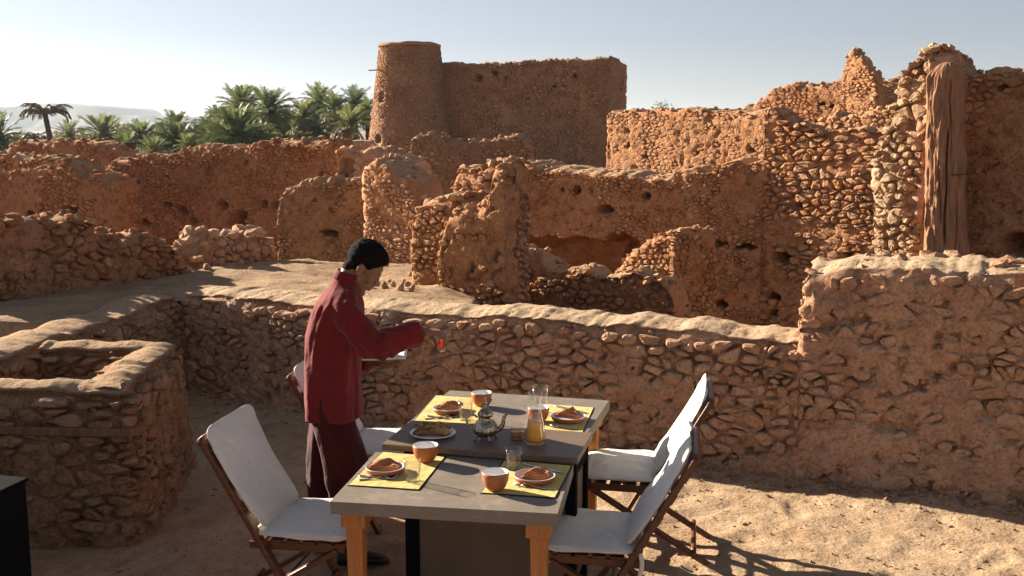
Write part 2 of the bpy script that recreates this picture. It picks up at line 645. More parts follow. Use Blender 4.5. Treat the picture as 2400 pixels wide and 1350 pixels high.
        for i, (c, poly) in enumerate(cs):
            lim = tz[i] - 0.012
            if c[1] > lim - 0.2 * h or hol[i] > 0.02 or rng.uniform() > keep:
                continue
            p = pl[i]
            if zone is not None:
                p += zone(c[0], c[1])
            muddy = p > self.plthr + 0.03
            if muddy and rng.uniform() > self.mudkeep:
                continue
            poly = clip_poly(poly, 0, 1, lim)
            if len(poly) < 3: continue
            poly = clip_poly(poly, 1, 0, U - 0.005)
            if len(poly) < 3: continue
            poly = clip_poly(poly, -1, 0, -0.005)
            if len(poly) < 3: continue
            pr = prot * rng.uniform(0.55, 1.35) * (0.5 if p > self.plthr else 1.0)
            if muddy:
                pr = min(prot, 0.025) * rng.uniform(0.15, 0.75)
            st = stone_from_poly(poly, pr, gap * rng.uniform(0.5, 1.9), rng, lo)
            if st is None: continue
            cc, V, F = st
            n = len(V)
            dep = low[i] - sink
            if side == 'front':
                Wp = self.world(cc[0] + V[:, 0], dep + V[:, 1], cc[1] + V[:, 2])
                FF = F
            elif side == 'back':
                Wp = self.world(cc[0] + V[:, 0], -(self.thick + dep + V[:, 1]), cc[1] + V[:, 2])
                FF = [f[::-1] for f in F]
            elif side == 'left':
                Wp = self.world(-(dep + V[:, 1]), -(cc[0] + V[:, 0]), cc[1] + V[:, 2])
                FF = [f[::-1] for f in F]
            else:
                Wp = self.world(self.L + dep + V[:, 1], -(cc[0] + V[:, 0]), cc[1] + V[:, 2])
                FF = F
            self.cand.append(('p', Wp, FF, muddy))
    def cap(self, n, size, flat=0.7, back=1.0, srange=None, sink=0.25):
        rng = np.random.default_rng(self.seed * 77 + 5 + n)
        for _ in range(n):
            s = rng.uniform(0.0, self.L) if srange is None else rng.uniform(*srange)
            d = rng.uniform(0.02, 0.98) * self.thick * back
            r = size * rng.uniform(0.45, 1.25) * 0.5
            z = float(self.topz(s)[0]) + r * flat * (0.5 - sink) + min(0.05, 0.15 * self.thick) * math.sin(math.pi * d / self.thick) - 0.02
            p = self.world(np.array([s]), np.array([-d]), np.array([z]))[0]
            self.cand.append(('r', int(rng.integers(0, 10)), p, (rng.uniform(-0.4, 0.4), rng.uniform(-0.4, 0.4), rng.uniform(0, 6.3)), (r * rng.uniform(0.9, 1.5), r * rng.uniform(0.7, 1.1), r * flat)))
    def chink(self, n, size, side='front'):
        """little stones and clods pressed into the joints"""
        rng = np.random.default_rng(self.seed * 55 + 3)
        S = rng.uniform(0, self.L, n); Z = self.base + rng.uniform(0, 1, n) * (self.topz(S) - 0.02 - self.base)
        low = self.lowd(S, Z, 0)
        hol = self.holed(S, Z) if self.holes else np.zeros(n)
        for i in range(n):
            if hol[i] > 0.02: continue
            r = size * rng.uniform(0.35, 1.2) * 0.5
            p = self.world(S[i:i + 1], np.array([low[i] + rng.uniform(-0.012, 0.004)]), Z[i:i + 1])[0]
            self.cand.append(('r', int(rng.integers(0, 10)), p, tuple(rng.uniform(-0.7, 0.7, 2)) + (rng.uniform(0, 6.3),), (r * rng.uniform(1, 1.7), r * 0.9, r * rng.uniform(0.6, 1.0))))
    def hole_px(self, x, y, rx, ry, dep):
        s, z = self.px(x, y)
        s2, _ = self.px(x + rx, y)
        _, z2 = self.px(x, y - ry)
        self.holes.append((s, z, abs(s2 - s), abs(z2 - z), dep))
    def px(self, x, y):
        d = np.array(ray(x, y))
        n = self.nf
        t = (self.A @ n) / (d[0] * n[0] + d[1] * n[1])
        p = d * t
        return float((p[:2] - self.A) @ self.t), float(CAMH + p[2])
    def finish(self, mat, limit=300, minpx=9.0, partname='stone', mud=None):
        """the largest-looking stones become parts of their own, the rest one joined part"""
        if not self.cand:
            return
        info = []
        for k, c in enumerate(self.cand):
            if c[0] == 'p':
                ctr = c[1].mean(axis=0); ext = float(np.linalg.norm(c[1].max(axis=0) - c[1].min(axis=0))) * 0.7
            else:
                ctr = np.array(c[2]); ext = 2 * max(c[4][:2])
            Y = max(0.5, ctr[1])
            px = ext * FPX / Y
            inview = abs(ctr[0] / Y) < 0.50 and Y > 2
            info.append((px if inview else px * 0.05, k, ctr))
        info.sort(key=lambda a: -a[0])
        org = self.org
        rest = {False: [[], [], [], 0], True: [[], [], [], 0]}
        for rank, (px, k, ctr) in enumerate(info):
            c = self.cand[k]
            bucket = rest[bool(c[0] == 'p' and c[3] and mud)]
            V, F4, F3, nv = bucket
            if rank < limit and px > minpx:
                if c[0] == 'p':
                    o = mesh_obj(partname, c[1] - ctr, c[2], mud if (c[3] and mud) else mat, self.o, SMOOTH, ctr - org)
                else:
                    o = bpy.data.objects.new(partname, rock_mesh(c[1], mat))
                    link(o, self.o)
                    o.location = ctr - org
                    o.rotation_euler = c[3]
                    o.scale = c[4]
            else:
                if c[0] == 'p':
                    W = c[1] - org
                    for f in c[2]:
                        (F4 if len(f) == 4 else F3).append(tuple(i + nv for i in f))
                else:
                    RV, RF = ROCKS_LO[c[1]]
                    Mx = np.array(Euler(c[3]).to_matrix())
                    W = (RV * np.array(c[4])) @ Mx.T + ctr - org
                    F3.extend((RF + nv).tolist())
                V.append(W); bucket[3] = nv + len(W)
        for mk, (V, F4, F3, nv) in rest.items():
            if not nv:
                continue
            me = np_mesh('small_stones', np.concatenate(V), np.array(F4) if F4 else None, mud if mk else mat, SMOOTH, np.array(F3) if F3 else None)
            o = bpy.data.objects.new('small_stones', me)
            link(o, self.o)
            o['kind'] = 'stuff'

def px_wall(xa, Ya, xb, Yb, tops, base, thick, **kw):
    """a wall whose ends stand in picture columns xa and xb at depths Ya and Yb, its skyline read from the photograph"""
    ya = np.interp(xa, [p[0] for p in tops], [p[1] for p in tops]); yb = np.interp(xb, [p[0] for p in tops], [p[1] for p in tops])
    A = at_depth(xa, ya, Ya)[:2]; B = at_depth(xb, yb, Yb)[:2]
    w = Wall(A, B, [(0, 0)], base, thick, **kw)
    pts = [w.px(x, y) for x, y in tops]
    pts.sort()
    w.ts = np.array([p[0] for p in pts]); w.tz = np.array([p[1] for p in pts])
    return w

def make_wall(w, name, label, cat, mud, st, res, stone, prot, plthr, ends='', cap=None, lo=False, limit=300, group=None, fine=0.020, recess=0.009, keep=1.0, minpx=9.0, zone=None, zmin=None, capback=1.0, chink=True, mudkeep=0.5, pits=0.045):
    w.plthr = plthr
    w.mudkeep = mudkeep
    w.pits = pits
    w.body(res, M[mud], name, recess, fine)
    tag(w.o, label, cat, group, 'thing')
    w.stones(stone[0], stone[1], prot, lo=lo, keep=keep, zone=zone, zmin=zmin)
    for e in ends:
        w.stones(stone[0] * 0.8, stone[1], prot, side={'l': 'left', 'r': 'right'}[e], lo=lo, zmin=zmin)
    if cap:
        w.cap(cap[0], cap[1], back=capback)
    area = w.L * (float(np.max(w.tz)) - w.base)
    nch = int(min(500, 0.55 * area / (stone[0] * stone[1]))) if chink else 0
    if nch:
        w.chink(nch, min(stone) * 0.6)
    w.finish(M[st], limit, minpx, mud=M[mud])
    return w.o

class PathWall(Wall):
    """the same masonry along a bent line"""
    def __init__(self, pts, top, base, thick, **kw):
        P = [np.array(p, float) for p in pts]
        Q = [P[0]]
        for i in range(1, len(P) - 1):                     # round each bend a little
            for f in np.linspace(0, 1, 7):
                a = P[i] + (P[i - 1] - P[i]) * min(0.5, 0.10 / np.linalg.norm(P[i - 1] - P[i]))
                b = P[i] + (P[i + 1] - P[i]) * min(0.5, 0.10 / np.linalg.norm(P[i + 1] - P[i]))
                Q.append((1 - f) ** 2 * a + 2 * f * (1 - f) * P[i] + f * f * b)
        Q.append(P[-1])
        Q = np.array(Q)
        seg = np.linalg.norm(np.diff(Q, axis=0), axis=1)
        self.cs = np.concatenate([[0], np.cumsum(seg)])
        Wall.__init__(self, P[0], P[-1], top, base, thick, **kw)
        self.L = float(self.cs[-1])
        self.Q = Q
        T = np.diff(Q, axis=0) / seg[:, None]
        TV = np.concatenate([[T[0]], (T[1:] + T[:-1]) / 2, [T[-1]]])
        self.NV = np.column_stack([TV[:, 1], -TV[:, 0]])
        self.NV /= np.linalg.norm(self.NV, axis=1)[:, None]
        self.T0, self.T1 = T[0], T[-1]
    def world(self, s, o, z):
        s = np.asarray(s, float)
        c = np.clip(s, 0, self.L)
        x = np.interp(c, self.cs, self.Q[:, 0]); y = np.interp(c, self.cs, self.Q[:, 1])
        nx = np.interp(c, self.cs, self.NV[:, 0]); ny = np.interp(c, self.cs, self.NV[:, 1])
        n = np.sqrt(nx * nx + ny * ny)
        nx, ny = nx / n, ny / n
        lo = np.minimum(s, 0); hi = np.maximum(s - self.L, 0)
        x = x + lo * self.T0[0] + hi * self.T1[0]; y = y + lo * self.T0[1] + hi * self.T1[1]
        return np.column_stack([x + nx * o, y + ny * o, z])

# ------------------------------------------------------------------ the lie of the land
def mat_ground(name, cols, fine=1.0, bump=1.0):
    t = NT(name)
    P = t.pos()
    n1 = t.noise(P, 0.9 * fine, 7, 0.6, 0.6)
    n2 = t.noise(P, 6.0 * fine, 6, 0.65, 0.3)
    c = t.ramp(n1, [(0.3, cols[0]), (0.5, cols[1]), (0.7, cols[2])])
    c = t.mix(c, t.ramp(n2, [(0.32, cols[0]), (0.5, cols[1]), (0.7, cols[2])]), 0.55)
    n3 = t.noise(P, 42 * fine, 5, 0.72)
    c = t.mix(c, t.ramp(n3, [(0.30, (0.55, 0.5, 0.46)), (0.47, (1, 1, 1)), (0.75, (1.14, 1.12, 1.08))]), 0.7, 'MULTIPLY')
    vor = t.n('ShaderNodeTexVoronoi', feature='F1')
    vor.inputs['Scale'].default_value = 26 * fine
    t.l(P, vor.inputs['Vector'])
    sp = t.maprange(vor.outputs['Distance'], 0.06, 0.16, 1.0, 0.0)
    gate = t.maprange(t.noise(P, 3.0 * fine, 3, 0.6), 0.50, 0.62)
    c = t.mix(c, (0.13, 0.083, 0.05), t.math('MULTIPLY', t.math('MULTIPLY', sp, gate), 0.75))
    t.l(c, t.b.inputs['Base Color'])
    h1 = t.noise(P, 7 * fine, 8, 0.66, 0.5)
    h2 = t.noise(P, 36 * fine, 6, 0.7)
    b = t.bump(h1, 0.055 / fine * bump, 0.7)
    b = t.bump(h2, 0.014 / fine * bump, 0.8, b)
    t.l(b, t.b.inputs['Normal'])
    rough(t, 0.96, 0.08)
    return t.m

M['floor'] = mat_ground('terrace_earth', [(0.32, 0.205, 0.118), (0.47, 0.325, 0.205), (0.56, 0.415, 0.28)])
M['dirt'] = mat_ground('dirt_earth', [(0.26, 0.165, 0.095), (0.36, 0.245, 0.15), (0.45, 0.325, 0.21)], 0.7)
M['plain'] = mat_ground('plain_earth', [(0.20, 0.12, 0.066), (0.28, 0.175, 0.10), (0.35, 0.23, 0.14)], 0.25)

# the wall line of the terrace (inner face), from the left corner to the right
WALL_IN = [(-2.87, 9.27), (-1.93, 8.72), (-1.12, 8.16), (0.0, 7.70), (1.0, 7.22), (1.86, 6.80), (3.05, 6.28), (5.2, 5.35)]
LEFT_IN = [(-2.87, 9.27), (-3.08, 6.9), (-3.30, 4.6), (-3.45, 2.4)]

def line_y(pts, x):
    return np.interp(x, [p[0] for p in pts], [p[1] for p in pts])

def grid_mesh(name, x0, x1, y0, y1, step, zf, mat, keepf=None, kind='structure'):
    nx = int((x1 - x0) / step) + 1; ny = int((y1 - y0) / step) + 1
    X, Y = np.meshgrid(np.linspace(x0, x1, nx), np.linspace(y0, y1, ny))
    V = np.column_stack([X.ravel(), Y.ravel(), zf(X.ravel(), Y.ravel())])
    idx = np.arange(nx * ny).reshape(ny, nx)
    F = np.stack([idx[:-1, :-1], idx[:-1, 1:], idx[1:, 1:], idx[1:, :-1]], -1).reshape(-1, 4)
    if keepf is not None:
        c = V[F].mean(axis=1)
        F = F[keepf(c[:, 0], c[:, 1])]
    used = np.unique(F)
    remap = np.full(len(V), -1); remap[used] = np.arange(len(used))
    o = bpy.data.objects.new(name, np_mesh(name, V[used], remap[F], mat))
    link(o)
    o['kind'] = kind
    return o

def floor_z(x, y):
    p = np.column_stack([x, y, np.zeros_like(x)])
    z = 0.012 * fbm(p * 1.3, 3, 3) + 0.010 * fbm(p * 6, 4, 5, 0.6)
    rs = np.random.default_rng(31)
    for _ in range(110):                                 # old footprints, scuffs
        cx, cy, a = rs.uniform(-2.4, 4.2), rs.uniform(3.0, 8.2), rs.uniform(0, 6.3)
        dx, dy = x - cx, y - cy
        e = ((dx * math.cos(a) + dy * math.sin(a)) / 0.15) ** 2 + ((dy * math.cos(a) - dx * math.sin(a)) / 0.065) ** 2
        z = z - 0.012 * np.exp(-e * e) + 0.006 * np.exp(-(e - 1.6) ** 2 / 0.3)
    d = line_y(WALL_IN, x) - y                           # earth piles up a little at the foot of the wall
    return z + 0.05 * np.exp(-np.clip(d, 0, 9) / 0.14)

def left_x(y):
    pts = sorted((p[1], p[0]) for p in LEFT_IN)
    return np.interp(y, [p[0] for p in pts], [p[1] for p in pts])

grid_mesh('terrace_floor', -4.2, 6.0, -1.0, 9.8, 0.03, floor_z, M['floor'],
          lambda x, y: (y < line_y(WALL_IN, x) + 0.2) & (x > left_x(y) - 0.2))

def dirt_z(x, y):
    p = np.column_stack([x, y, np.zeros_like(x)])
    z = 0.74 + 0.05 * fbm(p * 0.7, 3, 13) + 0.022 * fbm(p * 3.1, 4, 15, 0.6)
    z = z - 0.12 * np.clip((y - 11.5) / 2.0, 0, 1)
    edge = np.clip((y - 13.2) / 0.9, 0, 1) ** 2
    z = z - 2.2 * edge
    e2 = np.clip((x + 0.35) / 0.4, 0, 1)
    z = z - 2.0 * e2 * e2
    trench = np.clip((-3.25 - x) / 0.2, 0, 1) * np.clip((8.15 - y) / 0.35, 0, 1)
    return z - 2.0 * trench
grid_mesh('dirt_slope', -12.0, -0.3, 5.0, 14.3, 0.05, dirt_z, M['dirt'],
          lambda x, y: ((y > line_y(WALL_IN, x) + 0.15) | (x < left_x(y) - 0.15)))

def plain_z(x, y):
    p = np.column_stack([x, y, np.zeros_like(x)])
    r = np.hypot(x, y)
    z = -1.35 + 0.12 * fbm(p * 0.25, 3, 21) + 0.05 * fbm(p * 1.4, 3, 25)
    z = z - 5.0 * np.clip((y - 75) / 70.0, 0, 1) - 1.0 * np.clip((-x - 8) / 30, 0, 1)
    return z + 0.5 * np.clip((r - 300) / 3000, 0, 1) * fbm(p * 0.004, 3, 27)
_xs = np.concatenate([-np.geomspace(60, 5000, 26)[::-1], np.linspace(-58, 58, 150), np.geomspace(60, 5000, 26)])
_ys = np.concatenate([-np.geomspace(30, 5000, 16)[::-1], np.linspace(-28, 110, 170), np.geomspace(115, 5000, 30)])
X, Y = np.meshgrid(_xs, _ys)
V = np.column_stack([X.ravel(), Y.ravel(), plain_z(X.ravel(), Y.ravel())])
idx = np.arange(X.size).reshape(X.shape)
F = np.stack([idx[:-1, :-1], idx[:-1, 1:], idx[1:, 1:], idx[1:, :-1]], -1).reshape(-1, 4)
o = bpy.data.objects.new('ground', np_mesh('ground', V, F, M['plain']))
link(o); o['kind'] = 'structure'

# the table mountain on the left horizon
M['hill'] = mat_plain('hill_rock', (0.15, 0.125, 0.11), 0.95, 0, 0.05, 0.2, 0.004)
def mesa():
    prof = [(-900, 252), (-300, 246), (0, 250), (25, 251), (45, 248), (68, 247), (80, 243), (152, 241), (168, 247), (238, 249), (252, 258),
            (268, 270), (300, 271), (430, 272), (620, 273), (900, 279), (1300, 286), (1900, 292), (2600, 291), (3200, 296)]
    V, F = [], []
    xs = np.arange(-880, 3200, 12)
    for i, x in enumerate(xs):
        y = np.interp(x, [p[0] for p in prof], [p[1] for p in prof])
        y = y + 0.8 * float(vnoise(np.array([[x * 0.03, 0, 0]]), 3)[0])
        Yd = 3400 + 120 * float(vnoise(np.array([[x * 0.01, 5, 0]]), 4)[0])
        p = at_depth(x, y, Yd)
        h = p[2] + 6
        for (dy, f) in ((-260, -0.05), (-120, 0.42), (-45, 0.70), (-12, 0.97), (0, 1.0), (500, 0.99), (700, -0.05)):
            V.append((p[0], Yd + dy + 30 * float(vnoise(np.array([[x * 0.04, dy, 1]]), 6)[0]), -6 + h * f))
        if i:
            for k in range(6):
                a = (i - 1) * 7 + k; b = i * 7 + k
                F.append((a, b, b + 1, a + 1))
    o = mesh_obj('hills', V, F, M['hill'])
    o['kind'] = 'structure'
mesa()

# the air
def haze():
    x0, x1, y0, y1, z0, z1 = -5200, 5200, -5200, 5200, -9.0, 96.0
    V = [(x, y, z) for z in (z0, z1) for y in (y0, y1) for x in (x0, x1)]
    F = [(0, 2, 3, 1), (4, 5, 7, 6), (0, 1, 5, 4), (2, 6, 7, 3), (0, 4, 6, 2), (1, 3, 7, 5)]
    m = bpy.data.materials.new('haze_air'); m.use_nodes = True
    t = m.node_tree; t.nodes.clear()
    out = t.nodes.new('ShaderNodeOutputMaterial'); pv = t.nodes.new('ShaderNodeVolumePrincipled')
    pv.inputs['Color'].default_value = (0.72, 0.86, 1.0, 1)
    pv.inputs['Density'].default_value = 0.00008
    pv.inputs['Anisotropy'].default_value = 0.45
    t.links.new(pv.outputs[0], out.inputs['Volume'])
    o = mesh_obj('haze', V, F, m, smooth=False)
    o['kind'] = 'stuff'
haze()

# ------------------------------------------------------------------ the terrace walls

RUIN = 'ruined earth and stone walls'
def W2(A, B, tops, base, thick, **kw):
    return Wall(A, B, tops, base, thick, **kw)

# low wall behind the table, bending with the terrace edge
w = PathWall([(-2.92, 9.30), (-1.95, 8.72), (-1.12, 8.17), (0.0, 7.70), (1.0, 7.22), (1.90, 6.80)], [(0, 0.80), (2.1, 0.86), (4.4, 0.885), (5.4, 0.87)], -0.15, 0.58,
             seed=11, low=0.035, lowscale=1.3, jag=0.016, jagscale=4.0, batter=0.15)
make_wall(w, 'low_wall', 'low stone and mud wall with smooth rounded top running behind the table', 'wall', 'mud_tan', 'st_tan', 0.02, (0.115, 0.066), 0.024, 0.55, '', (300, 0.03), minpx=12, fine=0.024, recess=0.006, limit=300, mudkeep=0.7, pits=0.055)

w = Wall((1.88, 6.82), (5.2, 5.34), [(0, 1.33), (0.15, 1.36), (0.6, 1.39), (1.0, 1.40), (3.4, 1.40)], -0.15, 0.75, seed=14, low=0.04, lowscale=1.2, jag=0.03, jagscale=3.0, batter=0.17)
make_wall(w, 'high_wall', 'tall mud plastered wall end rising above the low wall at the right', 'wall', 'mud_tan', 'st_tan', 0.024, (0.115, 0.07), 0.016, 0.30, 'l', (90, 0.12), minpx=12, fine=0.026, recess=0.006, limit=280, mudkeep=0.6)

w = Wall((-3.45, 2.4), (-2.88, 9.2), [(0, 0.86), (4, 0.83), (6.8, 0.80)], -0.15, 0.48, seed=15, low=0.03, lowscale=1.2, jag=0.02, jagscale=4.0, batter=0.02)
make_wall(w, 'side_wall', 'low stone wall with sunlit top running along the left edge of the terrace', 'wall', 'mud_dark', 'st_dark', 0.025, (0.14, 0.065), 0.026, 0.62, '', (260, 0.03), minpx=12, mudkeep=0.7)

# the hollow stone box (a light well) in front of the left wall
w = PathWall([(-3.55, 5.60), (-2.05, 5.60), (-2.20, 7.06), (-3.10, 7.10)], [(0, 0.83), (1.5, 0.835), (4, 0.82)], -0.15, 0.33, seed=21, low=0.022, lowscale=1.4, jag=0.014, jagscale=5.0, batter=0.03)
w.plthr = 0.70
w.body(0.021, M['mud_dark'], 'light_well', 0.012, 0.020)
tag(w.o, 'low square stone light well with open top at the left of the terrace', 'light well', None, 'thing')
w.stones(0.14, 0.062, 0.030)
w.stones(0.15, 0.065, 0.034, side='back')
w.chink(260, 0.045)
w.cap(260, 0.03)
w.finish(M['st_dark'], 300, 14, mud=M['mud_dark'])
well_root = w.o

# ------------------------------------------------------------------ the ruins beyond
def ruin(xa, Ya, xb, Yb, tops, base, thick, label, mud, st, res, stone, prot, plthr, ends='', cap=None, holes=(), seed=1, jag=0.06, jagscale=6.0, low=0.07, lowscale=0.5, lo=False, name='ruined_wall', cat='ruined wall', zone=None, **kw):
    if Ya - Yb > 0.15:
        m, d = (Ya + Yb) / 2, (Ya - Yb) / 2 * 1.0
        Ya, Yb = m + d, m - d
    w = px_wall(xa, Ya, xb, Yb, tops, base, thick, seed=seed, low=low, lowscale=lowscale, jag=jag, jagscale=jagscale)
    for h in holes:
        w.hole_px(*h)
    stone = (stone[0] * 0.68, stone[1] * 0.68)
    if cap: cap = (int(cap[0] * 2.0), cap[1] * 0.72)
    w.nfreq = 9.0
    kw.setdefault('fine', 0.014)
    yv = 420 if min(Ya, Yb) > 35 else 620 if min(Ya, Yb) > 22 else 800
    kw.setdefault('zmin', max(base, at_depth(1200, yv, min(Ya, Yb))[2]))
    o = make_wall(w, name, label, cat, mud, st, res, stone, prot * 0.72, plthr, ends, cap, lo, zone=zone, group=None, **kw)
    return w

# -- left side
ruin(-140, 8.9, 432, 11.3, [(-140, 505), (0, 513), (40, 516), (95, 513), (150, 516), (180, 512), (215, 530), (240, 552), (275, 562), (320, 556), (345, 548), (372, 562), (400, 575), (432, 600)], 0.3, 0.5,
     'sloping rubble wall at the left edge, low in front of the long wall', 'mud_red', 'st_red', 0.035, (0.19, 0.115), 0.06, 0.70, 'r', (80, 0.20), seed=31, jag=0.06, fine=0.02)
ruin(468, 11.6, 642, 13.2, [(468, 612), (480, 590), (492, 567), (508, 552), (530, 560), (555, 566), (575, 562), (600, 566), (622, 553), (640, 578)], 0.3, 0.45,
     'short stub of rubble wall on the dirt slope, left of the man', 'mud_orange', 'st_tan', 0.035, (0.2, 0.13), 0.065, 0.85, 'lr', (40, 0.24), seed=32, jag=0.09)
ruin(-60, 25.8, 258, 23.6, [(-60, 420), (0, 415), (45, 411), (61, 398), (98, 409), (122, 385), (163, 386), (180, 407), (224, 414), (258, 424)], -1.8, 0.8,
     'crumbling wall with a small raised heap on top, far left in the middle distance', 'mud_red', 'st_red', 0.06, (0.26, 0.15), 0.06, 0.55, 'r', (50, 0.28), [(165, 490, 22, 9, 0.5), (60, 500, 10, 7, 0.3)], seed=33, jag=0.10)
ruin(240, 29, 800, 24.6, [(240, 412), (250, 395), (265, 380), (301, 372), (360, 371), (415, 368), (428, 352), (470, 346), (526, 350), (566, 351), (588, 336), (672, 334), (770, 336), (775, 358), (786, 378), (793, 425)], -1.8, 0.9,
     'long rubble wall with dark gaps near its foot, behind the dirt slope', 'mud_red', 'st_red', 0.055, (0.21, 0.12), 0.05, 0.58, 'r', (110, 0.24),
     [(315, 427, 10, 4, 0.4), (395, 480, 14, 9, 0.5), (425, 492, 10, 12, 0.6), (518, 480, 11, 12, 0.6), (560, 520, 22, 30, 0.9), (620, 478, 8, 9, 0.5), (642, 480, 8, 9, 0.5), (752, 414, 8, 8, 0.5), (250, 508, 12, 8, 0.4), (335, 522, 12, 8, 0.4), (385, 412, 6, 4, .3), (485, 398, 6, 5, .3), (280, 512, 7, 8, .4), (312, 514, 7, 6, .4), (575, 380, 6, 5, .3), (452, 512, 9, 8, .4), (610, 560, 25, 8, .6)], seed=34, jag=0.08)
ruin(8, 38.5, 290, 35.6, [(8, 358), (14, 345), (24, 337), (60, 334), (81, 335), (122, 341), (130, 335), (180, 333), (236, 336), (265, 350), (281, 374), (290, 420)], -2.2, 0.9,
     'flat topped ruined wall below the tall dead palm', 'mud_red', 'st_red', 0.09, (0.34, 0.22), 0.08, 0.58, 'r', (40, 0.35), seed=35, jag=0.08, lo=True)
ruin(-60, 32, 135, 30, [(-60, 362), (0, 366), (35, 366), (62, 374), (90, 372), (118, 366), (135, 380)], -2, 0.8,
     'broken wall at the far left edge under the leftmost green palm', 'mud_orange', 'st_red', 0.08, (0.28, 0.18), 0.07, 0.6, 'r', (26, 0.3), seed=36, jag=0.10, lo=True)
ruin(262, 43, 460, 40.5, [(262, 372), (300, 366), (345, 364), (400, 372), (460, 360)], -2.5, 0.8,
     'low reddish wall top between the palms and the long wall', 'mud_orange', 'st_red', 0.1, (0.34, 0.22), 0.08, 0.6, '', (26, 0.3), seed=37, jag=0.08, lo=True)
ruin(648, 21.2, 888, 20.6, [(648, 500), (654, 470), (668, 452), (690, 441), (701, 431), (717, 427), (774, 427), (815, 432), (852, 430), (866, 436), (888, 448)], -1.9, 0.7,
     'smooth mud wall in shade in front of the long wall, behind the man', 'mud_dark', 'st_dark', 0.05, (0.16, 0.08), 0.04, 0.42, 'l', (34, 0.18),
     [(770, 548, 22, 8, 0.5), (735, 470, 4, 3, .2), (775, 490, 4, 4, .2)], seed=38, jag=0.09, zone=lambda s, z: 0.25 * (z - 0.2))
ruin(790, 23.5, 985, 23, [(790, 362), (798, 353), (830, 352), (865, 356), (902, 360), (958, 376), (985, 382)], -1.9, 0.8,
     'broken wall with a dark square recess, just left of the round tower base', 'mud_tan', 'st_tan', 0.05, (0.24, 0.16), 0.07, 0.6, 'l', (30, 0.25), [(812, 395, 16, 22, 0.25), (800, 415, 5, 5, .4), (835, 416, 4, 5, .4)], seed=39, jag=0.08)
ruin(858, 20, 986, 19.1, [(858, 388), (872, 380), (887, 373), (910, 390), (935, 408), (943, 424), (958, 419), (969, 445), (976, 478), (984, 541)], -1.9, 0.8,
     'leaning rubble buttress with a bright orange strip, behind the head of the man', 'mud_orange', 'st_tan', 0.045, (0.17, 0.11), 0.06, 0.66, 'lr', (22, 0.2), seed=40, jag=0.07)
ruin(962, 45, 1246, 44, [(962, 322), (987, 319), (1017, 319), (1024, 330), (1035, 319), (1047, 330), (1076, 338), (1113, 332), (1161, 334), (1167, 327), (1199, 327), (1206, 317), (1221, 319), (1239, 334), (1246, 371)], -2.5, 0.9,
     'jagged wall with a broken square stub, in front of the fortress', 'mud_far', 'st_far', 0.09, (0.3, 0.2), 0.09, 0.60, 'l', (50, 0.32), [(985, 460, 25, 12, .5), (1015, 470, 8, 6, .5)], seed=41, jag=0.12, lo=True)
ruin(822, 58, 872, 58, [(822, 331), (845, 329), (872, 331)], -2.5, 1.2, 'small pale mud block beside the foot of the round tower', 'mud_tan', 'st_tan', 0.12, (0.4, 0.25), 0.05, 0.4, 'l', None, seed=42, jag=0.03, lo=True)

